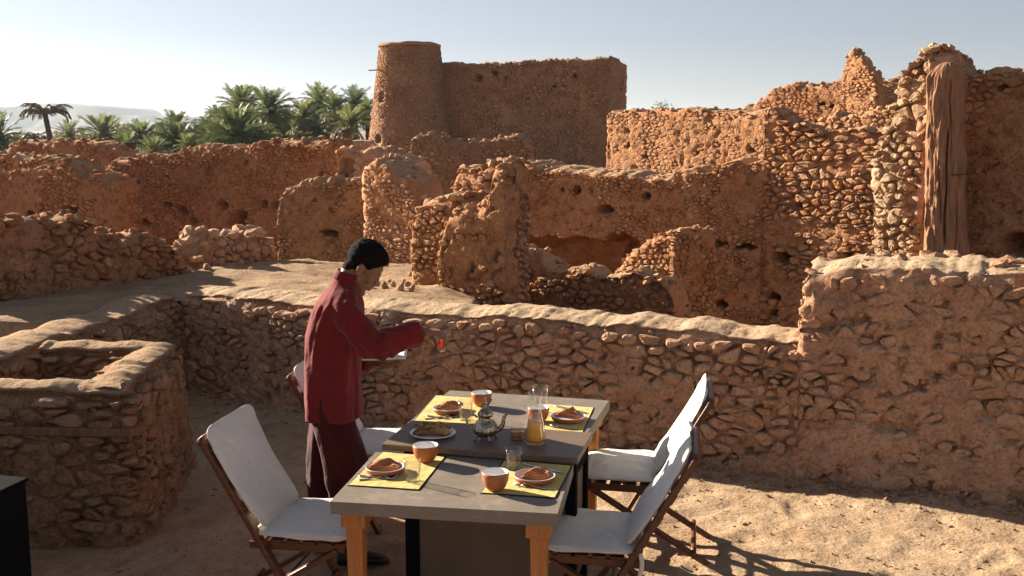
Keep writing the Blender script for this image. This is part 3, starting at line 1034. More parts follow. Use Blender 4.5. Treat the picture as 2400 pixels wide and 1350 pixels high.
# -- the fortress
def fortress():
    Ym = 70.0
    w = px_wall(985, 71.5, 1430, 66, [(985, 152), (1040, 149), (1100, 149), (1200, 147), (1300, 142), (1380, 139), (1430, 137)], -2.5, 2.0, seed=51, low=0.10, lowscale=0.25, jag=0.10, jagscale=1.6)
    for h in ((1120, 184, 7, 9, 0.8), (1159, 171, 7, 8, 0.8), (1188, 184, 5, 5, 0.7), (1346, 178, 5, 4, .5), (1298, 203, 4, 4, .5), (1322, 200, 3, 3, .5), (1236, 230, 3, 3, .4)):
        w.hole_px(*h)
    w.plthr = 0.68
    root = w.body(0.10, M['mud_far'], 'fortress', 0.05, 0.05)
    w.stones(0.30, 0.13, 0.05, gap=0.03, lo=True)
    w.cap(120, 0.3)
    w.finish(M['st_far'], 0, mud=M['mud_far'])
    tag(root, 'square stone fortress with a round tapering tower at its left corner', 'fortress', None, 'thing')
    w2 = px_wall(1430, 66.05, 1468, 69.5, [(1430, 140), (1440, 141), (1468, 150)], -2.5, 2.0, seed=52, low=0.06, lowscale=0.25, jag=0.07, jagscale=1.6)
    w2.hole_px(1449, 185, 5, 2, .4)
    w2.plthr = 0.5
    o2 = w2.body(0.10, M['mud_red'], 'return_wall', 0.04, 0.05)
    w2.stones(0.32, 0.16, 0.05, gap=0.03, lo=True)
    w2.finish(M['st_far'], 0, mud=M['mud_red'])
    o2.parent = root; o2.location = o2.location - root.location
    # tower
    cx, cy = at_depth(962, 250, Ym + 1.0)[:2]
    zt = at_depth(962, 108, Ym)[2]
    nA, nZ = 150, 90
    A = np.linspace(0, 2 * np.pi, nA, endpoint=False)
    Z = np.linspace(-2.5, zt, nZ)
    AA, ZZ = np.meshgrid(A, Z)
    def rad(z):
        return 1.93 + (zt - z) * 0.128
    R = rad(ZZ.ravel())
    P = np.column_stack([np.cos(AA.ravel()) * R, np.sin(AA.ravel()) * R, ZZ.ravel()])
    R = R + 0.05 * fbm(P * 0.9, 4, 3) + 0.03 * fbm(P * 5, 3, 9, .6)
    slits = []
    for (px, py, hw, hh) in ((898, 228, 0.17, 0.55), (890, 325, 0.2, 0.5)):
        q = at_depth(px, py, Ym)
        ang = math.atan2(-math.sqrt(max(0.01, rad(q[2]) ** 2 - min(rad(q[2]) - .05, abs(q[0] - cx)) ** 2)), q[0] - cx)
        da = np.abs((AA.ravel() - ang + np.pi) % (2 * np.pi) - np.pi) * R
        R = R - 0.8 * ((da < hw) & (np.abs(ZZ.ravel() - q[2]) < hh / 2))
        slits.append((ang, q[2], hw, hh))
    V = np.column_stack([np.cos(AA.ravel()) * R, np.sin(AA.ravel()) * R, ZZ.ravel() + 0.06 * (ZZ.ravel() > zt - .01) * fbm(P * 2.0, 3, 4)])
    idx = np.arange(nA * nZ).reshape(nZ, nA)
    F = np.stack([idx[:-1], np.roll(idx, -1, 1)[:-1], np.roll(idx, -1, 1)[1:], idx[1:]], -1).reshape(-1, 4)
    F3 = [(idx[-1, i], idx[-1, (i + 1) % nA], len(V)) for i in range(nA)]
    V = np.concatenate([V, [[0, 0, zt - 0.15]]])
    org = np.array([cx, cy, -2.5])
    V[:, 2] += 2.5
    tw = bpy.data.objects.new('tower', np_mesh('tower', V, F, M['mud_far'], True, np.array(F3)))
    link(tw, root); tw.location = org - np.array(root.location)
    # stones of the tower, course by course
    rng = np.random.default_rng(5)
    VV, F4, F3 = [], [], []
    nv = 0
    per = 2 * math.pi * 2.9
    for (c, poly) in cells(per, 0, zt + 2.5, 0.30, 0.13, rng):
        ang = c[0] / per * 2 * math.pi
        if math.sin(ang) > 0.35: continue
        z = c[1] - 2.5
        if z > zt - 0.12: continue
        if any(abs((ang - a + math.pi) % (2 * math.pi) - math.pi) * 2.4 < hw + 0.12 and abs(z - zz) < hh / 2 + 0.06 for a, zz, hw, hh in slits): continue
        if rng.uniform() < 0.12: continue
        st = stone_from_poly(poly, 0.05 * rng.uniform(.5, 1.4), 0.03, rng, True)
        if st is None: continue
        cc, SV, SF = st
        a = (cc[0] + SV[:, 0]) / per * 2 * np.pi
        r = rad(z) + SV[:, 1] + 0.02
        VV.append(np.column_stack([np.cos(a) * r, np.sin(a) * r, cc[1] + SV[:, 2]]))
        for f in SF:
            (F4 if len(f) == 4 else F3).append([i + nv for i in f])
        nv += len(SV)
    ts = bpy.data.objects.new('tower_stones', np_mesh('tower_stones', np.concatenate(VV), np.array(F4), M['st_far'], False, np.array(F3)))
    link(ts, root); ts.location = tw.location; ts['kind'] = 'stuff'
    # projecting rim at the top
    V, F = [], []
    for i in range(72):
        a = i / 72 * 2 * math.pi
        for (r, z) in ((1.90, -0.02), (2.04, 0.0), (2.05, 0.15), (1.8, 0.24), (1.45, 0.20), (1.45, -0.3)):
            n = 0.04 * float(vnoise(np.array([[math.cos(a) * 3, math.sin(a) * 3, z]]), 2)[0])
            V.append((math.cos(a) * (r + n), math.sin(a) * (r + n), zt + 2.5 + z + n))
        for k in range(6):
            j = (i + 1) % 72
            F.append((i * 6 + k, j * 6 + k, j * 6 + (k + 1) % 6, i * 6 + (k + 1) % 6))
    rim = mesh_obj('tower_rim', V, F, M['st_far'], root); rim.location = tw.location
    # the wooden spout
    a = at_depth(864, 165, Ym - 0.6); b = at_depth(912, 163, Ym - 0.1)
    p = bar(np.array(a) - np.array(root.location), np.array(b) - np.array(root.location), 0.09, 0.07)
    mesh_obj('drain_spout', p[0], p[1], M['old_wood'], root, False)
    return root

def bar(a, b, w, h, up=(0, 0, 1)):
    """a squared timber from a to b"""
    a, b = np.array(a, float), np.array(b, float)
    d = (b - a) / np.linalg.norm(b - a)
    s = np.cross(d, np.array(up, float)); s /= np.linalg.norm(s)
    u = np.cross(s, d)
    V = []
    for p in (a, b):
        for (i, j) in ((-1, -1), (1, -1), (1, 1), (-1, 1)):
            V.append(p + s * i * w / 2 + u * j * h / 2)
    F = [(0, 1, 2, 3), (7, 6, 5, 4), (0, 4, 5, 1), (1, 5, 6, 2), (2, 6, 7, 3), (3, 7, 4, 0)]
    return V, F

def mat_wood(name, c1, c2, scale=(1, 1, 1), rgh=0.7, spec=0.3, gloss=0.0):
    t = NT(name)
    P = t.obj()
    mp = t.n('ShaderNodeMapping')
    mp.inputs['Scale'].default_value = scale
    t.l(P, mp.inputs['Vector'])
    n = t.noise(mp.outputs[0], 6, 6, 0.6, 0.6)
    n2 = t.noise(mp.outputs[0], 30, 4, 0.6)
    c = t.ramp(n, [(0.3, c1), (0.7, c2)])
    c = t.mix(c, t.ramp(n2, [(0.3, (.6, .55, .5)), (0.55, (1, 1, 1))]), 0.6, 'MULTIPLY')
    t.l(c, t.b.inputs['Base Color'])
    t.l(t.bump(n, 0.004, 0.6), t.b.inputs['Normal'])
    rough(t, rgh, spec)
    return t.m
M['old_wood'] = mat_wood('old_wood', (0.15, 0.085, 0.045), (0.27, 0.165, 0.095), (6, 6, 0.8), 0.9, 0.1)
fort = fortress()

# -- right side
ruin(1420, 28.5, 1796, 24.7, [(1420, 268), (1428, 265), (1464, 262), (1520, 262), (1602, 259), (1650, 262), (1745, 262), (1796, 261)], -1.6, 1.0,
     'straight mud plastered wall glowing orange, right of the fortress', 'mud_orange', 'st_orange', 0.06, (0.24, 0.12), 0.022, 0.20, 'l', (30, 0.22),
     [(1467, 308, 4, 4, .3), (1512, 366, 8, 7, .5), (1631, 358, 8, 5, .5), (1757, 353, 8, 5, .5), (1468, 340, 4, 4, .25)], seed=61, jag=0.03, mudkeep=0.22, zone=lambda s, z: -0.28 * (z - 1.35))
ruin(1738, 46, 2010, 42, [(1738, 258), (1758, 249), (1780, 235), (1800, 215), (1815, 207), (1860, 200), (1882, 208), (1918, 199), (1931, 208), (1971, 191), (2010, 192)], -1.5, 1.2,
     'high red wall with a stepped broken skyline, left of the pointed spire', 'mud_red', 'st_red', 0.10, (0.34, 0.22), 0.06, 0.42, 'l', (50, 0.3), [(1925, 246, 12, 5, .5), (1945, 250, 10, 5, .5), (1905, 290, 5, 6, .4)], seed=62, jag=0.14, lo=True)
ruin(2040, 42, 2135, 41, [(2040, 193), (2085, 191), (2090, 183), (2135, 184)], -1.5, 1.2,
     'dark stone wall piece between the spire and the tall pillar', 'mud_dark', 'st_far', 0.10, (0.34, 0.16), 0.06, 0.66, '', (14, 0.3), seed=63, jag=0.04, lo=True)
ruin(1963, 37.5, 2052, 36.2, [(1963, 262), (1969, 230), (1974, 170), (1980, 138), (1989, 122), (1996, 118), (2003, 126), (2008, 140), (2012, 132), (2018, 138), (2025, 160), (2036, 168), (2047, 177), (2050, 210), (2052, 249)], -1.5, 0.55,
     'tall pointed spire of masonry standing above the right hand ruins', 'mud_orange', 'st_orange', 0.06, (0.24, 0.13), 0.06, 0.5, 'l', (26, 0.26), seed=64, jag=0.10, name='ruined_spire', cat='ruined spire')
ruin(1895, 26.6, 2130, 24.7, [(1895, 312), (1904, 307), (1927, 284), (1945, 276), (1958, 268), (1966, 276), (2015, 276), (2030, 264), (2055, 253), (2100, 251), (2130, 250)], -1.5, 0.8,
     'wall with a rising ragged top just below the spire', 'mud_orange', 'st_orange', 0.06, (0.26, 0.16), 0.06, 0.5, '', (50, 0.26), seed=65, jag=0.07)
ruin(1786, 17.7, 2125, 16.1, [(1786, 266), (1792, 261), (1812, 256), (1820, 262), (1830, 276), (1845, 288), (1880, 300), (1895, 310), (1935, 314), (1960, 312), (2010, 306), (2125, 318)], -1.7, 0.7,
     'tall rubble wall with deep open joints left of the tall pale pillar', 'mud_orange', 'st_orange', 0.045, (0.255, 0.13), 0.065, 0.68, 'l', (30, 0.2),
     [(1810, 700, 16, 12, .6), (1835, 605, 22, 14, .4), (1870, 480, 8, 6, .3), (1990, 595, 10, 8, .3), (1960, 470, 6, 5, .3), (1813, 735, 14, 10, .5)], seed=66, jag=0.05, zone=lambda s, z: 0.35 if z < -0.15 else (0.22 if s < 0.75 and z < 1.6 else 0.0))
ruin(1180, 20.2, 1790, 17.6, [(1180, 389), (1221, 386), (1261, 395), (1313, 398), (1373, 404), (1461, 412), (1504, 420), (1558, 418), (1576, 404), (1600, 400), (1629, 395), (1673, 399), (1691, 388), (1727, 382), (1744, 388), (1790, 391)], -1.7, 1.3,
     'long rubble wall with a dark cavity at its foot, behind the low terrace wall', 'mud_orange', 'st_orange', 0.04, (0.15, 0.09), 0.032, 0.50, '', (80, 0.15),
     [(1355, 446, 10, 10, .5), (1420, 490, 14, 12, .35), (1518, 459, 10, 7, .5), (1320, 445, 4, 4, .3), (1452, 575, 42, 32, 1.0), (1350, 615, 155, 58, 1.0), (1450, 625, 60, 46, 1.2), (1690, 715, 13, 9, .5), (1597, 552, 14, 12, .6), (1665, 570, 34, 9, .4), (1745, 578, 26, 7, .4), (1212, 545, 6, 8, .4), (1240, 560, 30, 6, .3)], seed=67, jag=0.035, zone=lambda s, z: 0.28 if (z < 0.05 and s > 2.9) else 0.0)
ruin(1432, 15.6, 1578, 14.6, [(1432, 655), (1450, 618), (1478, 592), (1507, 571), (1549, 563), (1578, 549)], -1.7, 0.9,
     'sloping orange wall end running back to the long wall, right of the dark cavity', 'mud_orange', 'st_orange', 0.045, (0.16, 0.11), 0.05, 0.52, 'lr', (70, 0.15), seed=68, jag=0.06)
ruin(1203, 13.2, 1579, 12.0, [(1203, 592), (1222, 600), (1250, 622), (1280, 645), (1310, 655), (1340, 646), (1372, 642), (1400, 655), (1430, 660), (1470, 650), (1510, 655), (1540, 676), (1565, 700), (1579, 742)], -1.7, 0.6,
     'low broken rubble wall sagging in the middle, just beyond the terrace wall', 'mud_orange', 'st_orange', 0.035, (0.17, 0.11), 0.05, 0.58, 'r', (40, 0.17), seed=69, jag=0.05)
ruin(1116, 11.2, 1190, 10.95, [(1116, 398), (1125, 387), (1150, 384), (1172, 384), (1190, 393)], -1.0, 0.4,
     'upper jagged pillar of pale stones above the cracked orange pier', 'mud_orange', 'st_tan', 0.035, (0.14, 0.10), 0.06, 0.66, 'lr', (18, 0.14), seed=70, jag=0.05)
ruin(1049, 12.5, 1130, 12.1, [(1049, 470), (1052, 432), (1060, 410), (1075, 404), (1092, 400), (1130, 396)], -1.0, 0.6,
     'bright orange wall block with flat courses behind the left pier', 'mud_orange', 'st_orange', 0.04, (0.3, 0.12), 0.03, 0.5, 'l', (10, 0.16), seed=71, jag=0.03)
ruin(969, 10.5, 1062, 10.2, [(969, 520), (974, 503), (982, 477), (999, 469), (1017, 472), (1036, 466), (1062, 473)], -0.5, 0.8,
     'stubby orange pier capped with loose rocks, nearest the man', 'mud_orange', 'st_orange', 0.03, (0.14, 0.09), 0.03, 0.42, 'l', (26, 0.16), mudkeep=0.4, seed=72, jag=0.04)
wE = ruin(1022, 10.2, 1186, 9.75, [(1022, 590), (1028, 560), (1036, 530), (1053, 503), (1075, 496), (1099, 490), (1124, 477), (1147, 464), (1151, 425), (1158, 402), (1168, 394), (1178, 398), (1186, 420)], -0.8, 0.28,
     'cracked mud plastered pier with a ragged grey rubble edge on its left', 'mud_orange', 'st_orange', 0.03, (0.14, 0.09), 0.036, 0.30, 'lr', (40, 0.14), [(1102, 637, 5, 5, .2), (1165, 605, 6, 12, .2)], seed=73, jag=0.05, mudkeep=0.15, zone=lambda s, z: -0.6 if z < 0.80 or s < 0.10 else (0.0))
ruin(2060, 11.35, 2182, 10.9, [(2060, 362), (2070, 345), (2080, 318), (2088, 280), (2098, 240), (2106, 190), (2122, 160), (2140, 147), (2153, 132), (2182, 128)], -0.6, 0.5,
     'tall broken pillar of pale rubble stones beside the weathered log', 'mud_tan', 'st_pale', 0.026, (0.175, 0.125), 0.06, 0.72, 'l', (60, 0.16), seed=74, jag=0.05, low=0.10, lowscale=1.6, name='ruined_pillar', cat='ruined pillar')
ruin(2178, 11.4, 2560, 10.1, [(2178, 129), (2200, 130), (2213, 150), (2235, 165), (2251, 174), (2260, 186), (2291, 179), (2322, 174), (2360, 176), (2389, 170), (2400, 166), (2560, 160)], -0.6, 0.6,
     'high mud plastered wall at the right edge, right of the weathered log', 'mud_orange', 'st_orange', 0.035, (0.16, 0.10), 0.028, 0.30, '', (40, 0.16), [(2385, 580, 40, 26, .5), (2240, 205, 14, 8, .15), (2350, 205, 10, 7, .2)], seed=75, jag=0.04, mudkeep=0.2, zone=lambda s, z: -0.3 if z > 2.5 else 0.0)
# loose boulders lying on the slope and at its far edge
def loose_rocks():
    spots = [(452, 618, 26), (470, 628, 34), (487, 632, 24), (440, 640, 22), (500, 622, 18), (514, 612, 14), (316, 655, 18), (325, 638, 26), (352, 632, 16), (415, 618, 20),
             (716, 592, 18), (732, 594, 20), (748, 593, 18), (764, 595, 16), (776, 588, 15), (660, 587, 9), (620, 608, 10), (270, 662, 12), (90, 690, 12), (160, 672, 11), (590, 632, 13), (385, 600, 18), (962, 645, 14), (352, 543, 26), (622, 553, 18)]
    spots = spots[:23] + [(884, 668, 17), (902, 676, 22), (921, 672, 18), (938, 680, 24), (955, 672, 20), (966, 682, 22), (912, 662, 12), (947, 662, 14), (870, 674, 12)]
    for i, (x, y, s) in enumerate(spots):
        p = on_z(x, y, 0.72)
        for _ in range(3):
            z = float(dirt_z(np.array([p[0]]), np.array([p[1]]))[0])
            p = on_z(x, y, z)
        r = s / FPX * p[1] * 0.5
        o = bpy.data.objects.new('loose_rock', rock_mesh(i % 10, M['st_tan'] if i % 3 else M['st_pale'], True))
        link(o)
        o.location = (p[0], p[1], p[2] + r * 0.45)
        o.scale = (r * 1.15, r * 0.95, r * 0.8)
        o.rotation_euler = (0.2 * i, 0.3 * i, 1.1 * i)
        if i < 6: tag(o, 'loose rock in the small heap at the left end of the wall stub', 'rock', 'rocks heaped by the wall stub')
        elif i > 22: tag(o, 'rock in the low rubble at the foot of the stubby orange pier', 'rock', 'rubble at the foot of the pier')
        elif 9 < i < 15: tag(o, 'round rock in the row at the far edge of the dirt slope', 'rock', 'row of round rocks')
        else: tag(o, 'single loose rock scattered on the shaded dirt below the sloping rubble wall', 'rock', 'scattered rocks on the dirt slope')
loose_rocks()

# ------------------------------------------------------------------ timbers laid in the masonry, the weathered log
def beam_part(root, p0, p1, w, h):
    V, F = bar(np.array(p0) - np.array(root.location), np.array(p1) - np.array(root.location), w, h)
    o = mesh_obj('timber', V, F, M['old_wood'], root, False)
    md = o.modifiers.new('bevel', 'BEVEL'); md.width = 0.006; md.segments = 1
    return o
beam_part(well_root, at_depth(-60, 1006, 5.58), at_depth(312, 1014, 5.575), 0.05, 0.045)
beam_part(well_root, at_depth(40, 893, 6.76), at_depth(318, 882, 6.72), 0.05, 0.035)

def gnarled_log():
    a = at_depth(2212, 640, 10.9); b = at_depth(2225, 150, 10.95)
    L = b[2] - a[2] + 0.6
    n, m = 130, 150
    f = np.repeat(np.linspace(0, 1, n), m); t = np.tile(np.arange(m) / m * 2 * np.pi, n)
    z = -0.6 + L * f
    top = np.clip((1 - f) / 0.05, 0.02, 1) ** 0.4
    q = np.column_stack([np.cos(t) * 2.0, np.sin(t) * 2.0, z * 1.3])
    q2 = np.column_stack([np.cos(t) * 7, np.sin(t) * 7, z * 5])
    r = (0.20 - 0.03 * f + 0.05 * np.exp(-f / 0.2)) * top * (1 + 0.16 * fbm(q, 5, 81, 0.62) + 0.05 * fbm(q2, 4, 83, 0.65))
    for (tc, w_, d_, z0, z1) in ((4.40, 0.06, 0.13, 0.3, 1.5), (4.92, 0.05, 0.12, -0.3, 0.8), (5.25, 0.045, 0.09, -0.5, 0.4), (4.68, 0.04, 0.10, 1.2, 2.0), (4.1, .05, .08, .5, 1.2)):
        tt = tc + 0.09 * np.sin(z * 3.1 + tc * 5) + 0.03 * np.sin(z * 11 + tc)
        ends = np.clip((z - z0) / 0.15, 0, 1) * np.clip((z1 - z) / 0.15, 0, 1)
        r = r - d_ * ends * np.clip(1.25 - np.abs(t - tt) / w_, 0, 1)
    cx = (b[0] - a[0]) * f + 0.025 * np.sin(f * 5)
    V = np.column_stack([cx + np.cos(t) * r, np.sin(t) * r * 0.7, z])
    F = []
    for j in range(1, n):
        for i in range(m):
            F.append(((j - 1) * m + i, (j - 1) * m + (i + 1) % m, j * m + (i + 1) % m, j * m + i))
    F.append(tuple((n - 1) * m + i for i in range(m)))
    o = mesh_obj('wooden_post', V, F, M['log_wood'])
    o.location = (a[0] - 0.10, 10.66, a[2])
    tag(o, 'thick gnarled weathered log standing upright in the ruined wall at the right', 'log', None, 'thing')
    V, F = bar((-0.06, -0.16, 1.02), (0.17, -0.155, 1.04), 0.03, 0.012)
    mesh_obj('iron_strap', V, F, M['rust'], o, False)
M['log_wood'] = mat_wood('log_wood', (0.23, 0.115, 0.064), (0.46, 0.255, 0.15), (5, 5, 0.5), 0.9, 0.1)
M['rust'] = mat_plain('rust', (0.13, 0.06, 0.035), 0.8, 0.0, 0.2, 0.3)
gnarled_log()

# ------------------------------------------------------------------ palms
M['frond'] = None
def mat_leaf(name, a, b, c, trans=0.35):
    t = NT(name)
    oi = t.n('ShaderNodeObjectInfo').outputs['Random']
    P = t.pos()
    n = t.noise(P, 0.8, 3, 0.6)
    r = t.math('ADD', t.math('MULTIPLY', oi, 0.75), t.math('MULTIPLY', t.math('SUBTRACT', n, 0.5), 0.5))
    col = t.ramp(r, [(0.05, a), (0.5, b), (0.95, c)])
    t.l(col, t.b.inputs['Base Color'])
    rough(t, 0.5, 0.35)
    tr = t.n('ShaderNodeBsdfTranslucent')
    t.l(t.mix(col, (1.0, 1.0, 0.5), 0.12), tr.inputs['Color'])
    mx = t.n('ShaderNodeMixShader')
    mx.inputs[0].default_value = trans
    t.l(t.b.outputs[0], mx.inputs[1]); t.l(tr.outputs[0], mx.inputs[2])
    t.l(mx.outputs[0], t.out.inputs[0])
    return t.m
M['frond'] = mat_leaf('palm_frond', (0.048, 0.085, 0.020), (0.085, 0.13, 0.030), (0.165, 0.185, 0.052), 0.38)
M['frond_dark'] = mat_leaf('palm_frond_dark', (0.024, 0.055, 0.020), (0.042, 0.085, 0.028), (0.08, 0.12, 0.04), 0.38)
M['frond_light'] = mat_leaf('palm_frond_light', (0.10, 0.135, 0.04), (0.155, 0.18, 0.055), (0.23, 0.22, 0.085), 0.38)
M['frond_dry'] = mat_leaf('palm_frond_dry', (0.22, 0.11, 0.04), (0.36, 0.195, 0.07), (0.46, 0.28, 0.11), 0.35)
M['palm_trunk'] = mat_plain('palm_trunk', (0.075, 0.045, 0.028), 0.9, 0, 0.1, 0.45, 5, 0.06, 7)

def frond_mesh(name, seed, droop, mat, n=15, length=1.0, leaf=0.30, hang=0.25):
    """one feather leaf, base at the origin, growing along +x and arching over"""
    rng = np.random.default_rng(seed)
    V, F = [], []
    pts = []
    x = z = 0.0
    a = 0.0
    for i in range(n + 1):
        pts.append((x, z, a))
        st = length / n
        x += st * math.cos(a); z += st * math.sin(a)
        a -= droop / n * (0.5 + 1.2 * i / n)
    for i in range(n):                                              # the rib
        x0, z0, a0 = pts[i]; x1, z1, a1 = pts[i + 1]
        w0 = 0.016 * (1 - i / n) + 0.003; w1 = 0.016 * (1 - (i + 1) / n) + 0.003
        k = len(V)
        V += [(x0, -w0, z0), (x0, w0, z0), (x1, w1, z1), (x1, -w1, z1), (x0, 0, z0 - 1.4 * w0), (x1, 0, z1 - 1.4 * w1)]
        F += [(k, k + 3, k + 2, k + 1), (k, k + 4, k + 5, k + 3), (k + 1, k + 2, k + 5, k + 4)]
    for i in range(2, n + 1):
        f = i / n
        L = leaf * (0.35 + 0.75 * math.sin(min(1, f * 1.05) * math.pi * 0.86)) * rng.uniform(0.85, 1.1)
        for sgn in (-1, 1):
            for sub in (0.0, 0.5):
                x0, z0, a0 = pts[i - 1]; x1, z1, a1 = pts[i]
                bx, bz = x0 + (x1 - x0) * sub, z0 + (z1 - z0) * sub
                fw = math.radians(rng.uniform(38, 58))
                up = math.radians(rng.uniform(5, 38))
                dx = math.cos(fw) * L; dy = sgn * math.sin(fw) * math.cos(up) * L; dz = math.sin(fw) * math.sin(up) * L * 0.7 - hang * L
                ca, sa = math.cos(a0), math.sin(a0)
                ex, ez = dx * ca - dz * sa, dx * sa + dz * ca
                w = 0.017
                k = len(V)
                V += [(bx - w * ca, 0, bz - w * sa), (bx + w * ca, 0, bz + w * sa), (bx + ex * 0.6 + w * ca, dy * 0.6, bz + ez * 0.6 + 0.02 + w * sa), (bx + ex * 0.6 - w * ca, dy * 0.6, bz + ez * 0.6 + 0.02 - w * sa), (bx + ex, dy, bz + ez - 0.02)]
                F += [(k, k + 1, k + 2, k + 3), (k + 3, k + 2, k + 4)]
    me = bpy.data.meshes.new(name)
    me.from_pydata(V, [], F)
    me.materials.append(mat)
    return me

FR = {}
for key in ('frond', 'frond_dark', 'frond_light'):
    FR[key] = [frond_mesh('frond', 100 + i, d, M[key]) for i, d in enumerate((0.35, 0.7, 1.0, 1.4))]
FR['dry'] = [frond_mesh('dry_frond', 200 + i, d, M['frond_dry'], 13, 1.0, 0.20, 0.5) for i, d in enumerate((1.3, 1.9, 2.4))]
DRY_DARK = mat_leaf('dead_frond', (0.07, 0.035, 0.018), (0.12, 0.062, 0.032), (0.17, 0.095, 0.05), 0.15)
FR['dead'] = [frond_mesh('dead_frond', 300 + i, d, DRY_DARK, 12, 1.0, 0.16, 0.7) for i, d in enumerate((1.7, 2.1, 2.5))]

def trunk_mesh(h, r0, r1, seed, lean=0.0):
    V, F = [], []
    m = 12
    n = max(8, int(h / 0.28))
    for j in range(n + 1):
        f = j / n
        r = r0 + (r1 - r0) * f
        r *= 1.0 + (0.14 if j % 2 else -0.04)
        cx = lean * f * f
        for i in range(m):
            t = (i + 0.5 * (j % 2)) / m * 2 * math.pi
            V.append((cx + math.cos(t) * r, math.sin(t) * r, h * f))
        if j:
            for i in range(m):
                F.append(((j - 1) * m + i, (j - 1) * m + (i + 1) % m, j * m + (i + 1) % m, j * m + i))
    F.append(tuple(n * m + i for i in range(m)))
    return V, F

def palm(x, y, rpx, Y, label, kind='frond', green=34, dry=8, low=-0.5, name='palm_tree', lean=0.0, ground=None, tr=0.26, seed=0):
    rng = np.random.default_rng(seed + 900)
    c = at_depth(x, y, Y)
    gz = float(plain_z(np.array([c[0]]), np.array([Y]))[0]) - 0.1
    R = 1.2 * rpx / FPX * Y
    h = max(0.5, c[2] - gz)
    root = empty(name, (c[0] - lean, Y, gz), 0, label, 'palm tree', 'palms of the oasis behind the ruins')
    V, F = trunk_mesh(h, tr * 1.15, tr, seed, lean)
    mesh_obj('trunk', V, F, M['palm_trunk'], root)
    for i in range(green):
        f = (i + 0.5) / green
        el = 1.42 + (low - 1.42) * f ** 0.85                        # upright in the middle, drooping outside
        az = i * 2.39996 + rng.uniform(-0.25, 0.25)
        me = FR[kind][min(3, int(f * 4 * rng.uniform(0.8, 1.15)))]
        o = bpy.data.objects.new('frond', me)
        link(o, root)
        o.location = (lean, 0, h - 0.10 * f)
        s = R * (0.98 + 0.28 * math.sin(f * 3.0)) * rng.uniform(0.85, 1.15)
        o.scale = (s, s * 0.95, s)
        o.rotation_euler = (rng.uniform(-0.35, 0.35), -(el + rng.uniform(-0.12, 0.12)), az)
    for i in range(dry):
        az = i * 2.39996 + rng.uniform(-0.4, 0.4)
        o = bpy.data.objects.new('dry_frond', FR['dead' if kind == 'dead' else 'dry'][int(rng.integers(0, 3))])
        link(o, root)
        o.location = (lean, 0, h - 0.15 - rng.uniform(0, 0.4))
        s = R * rng.uniform(0.75, 1.2) * (1.35 if kind == 'dead' else 1.0)
        o.scale = (s, s, s)
        if kind == 'dead':
            o.rotation_euler = (rng.uniform(-0.3, 0.3), -rng.uniform(0.45, 1.15), az)
        else:
            o.rotation_euler = (rng.uniform(-0.3, 0.3), -rng.uniform(-0.95, -0.25), az)
    return root

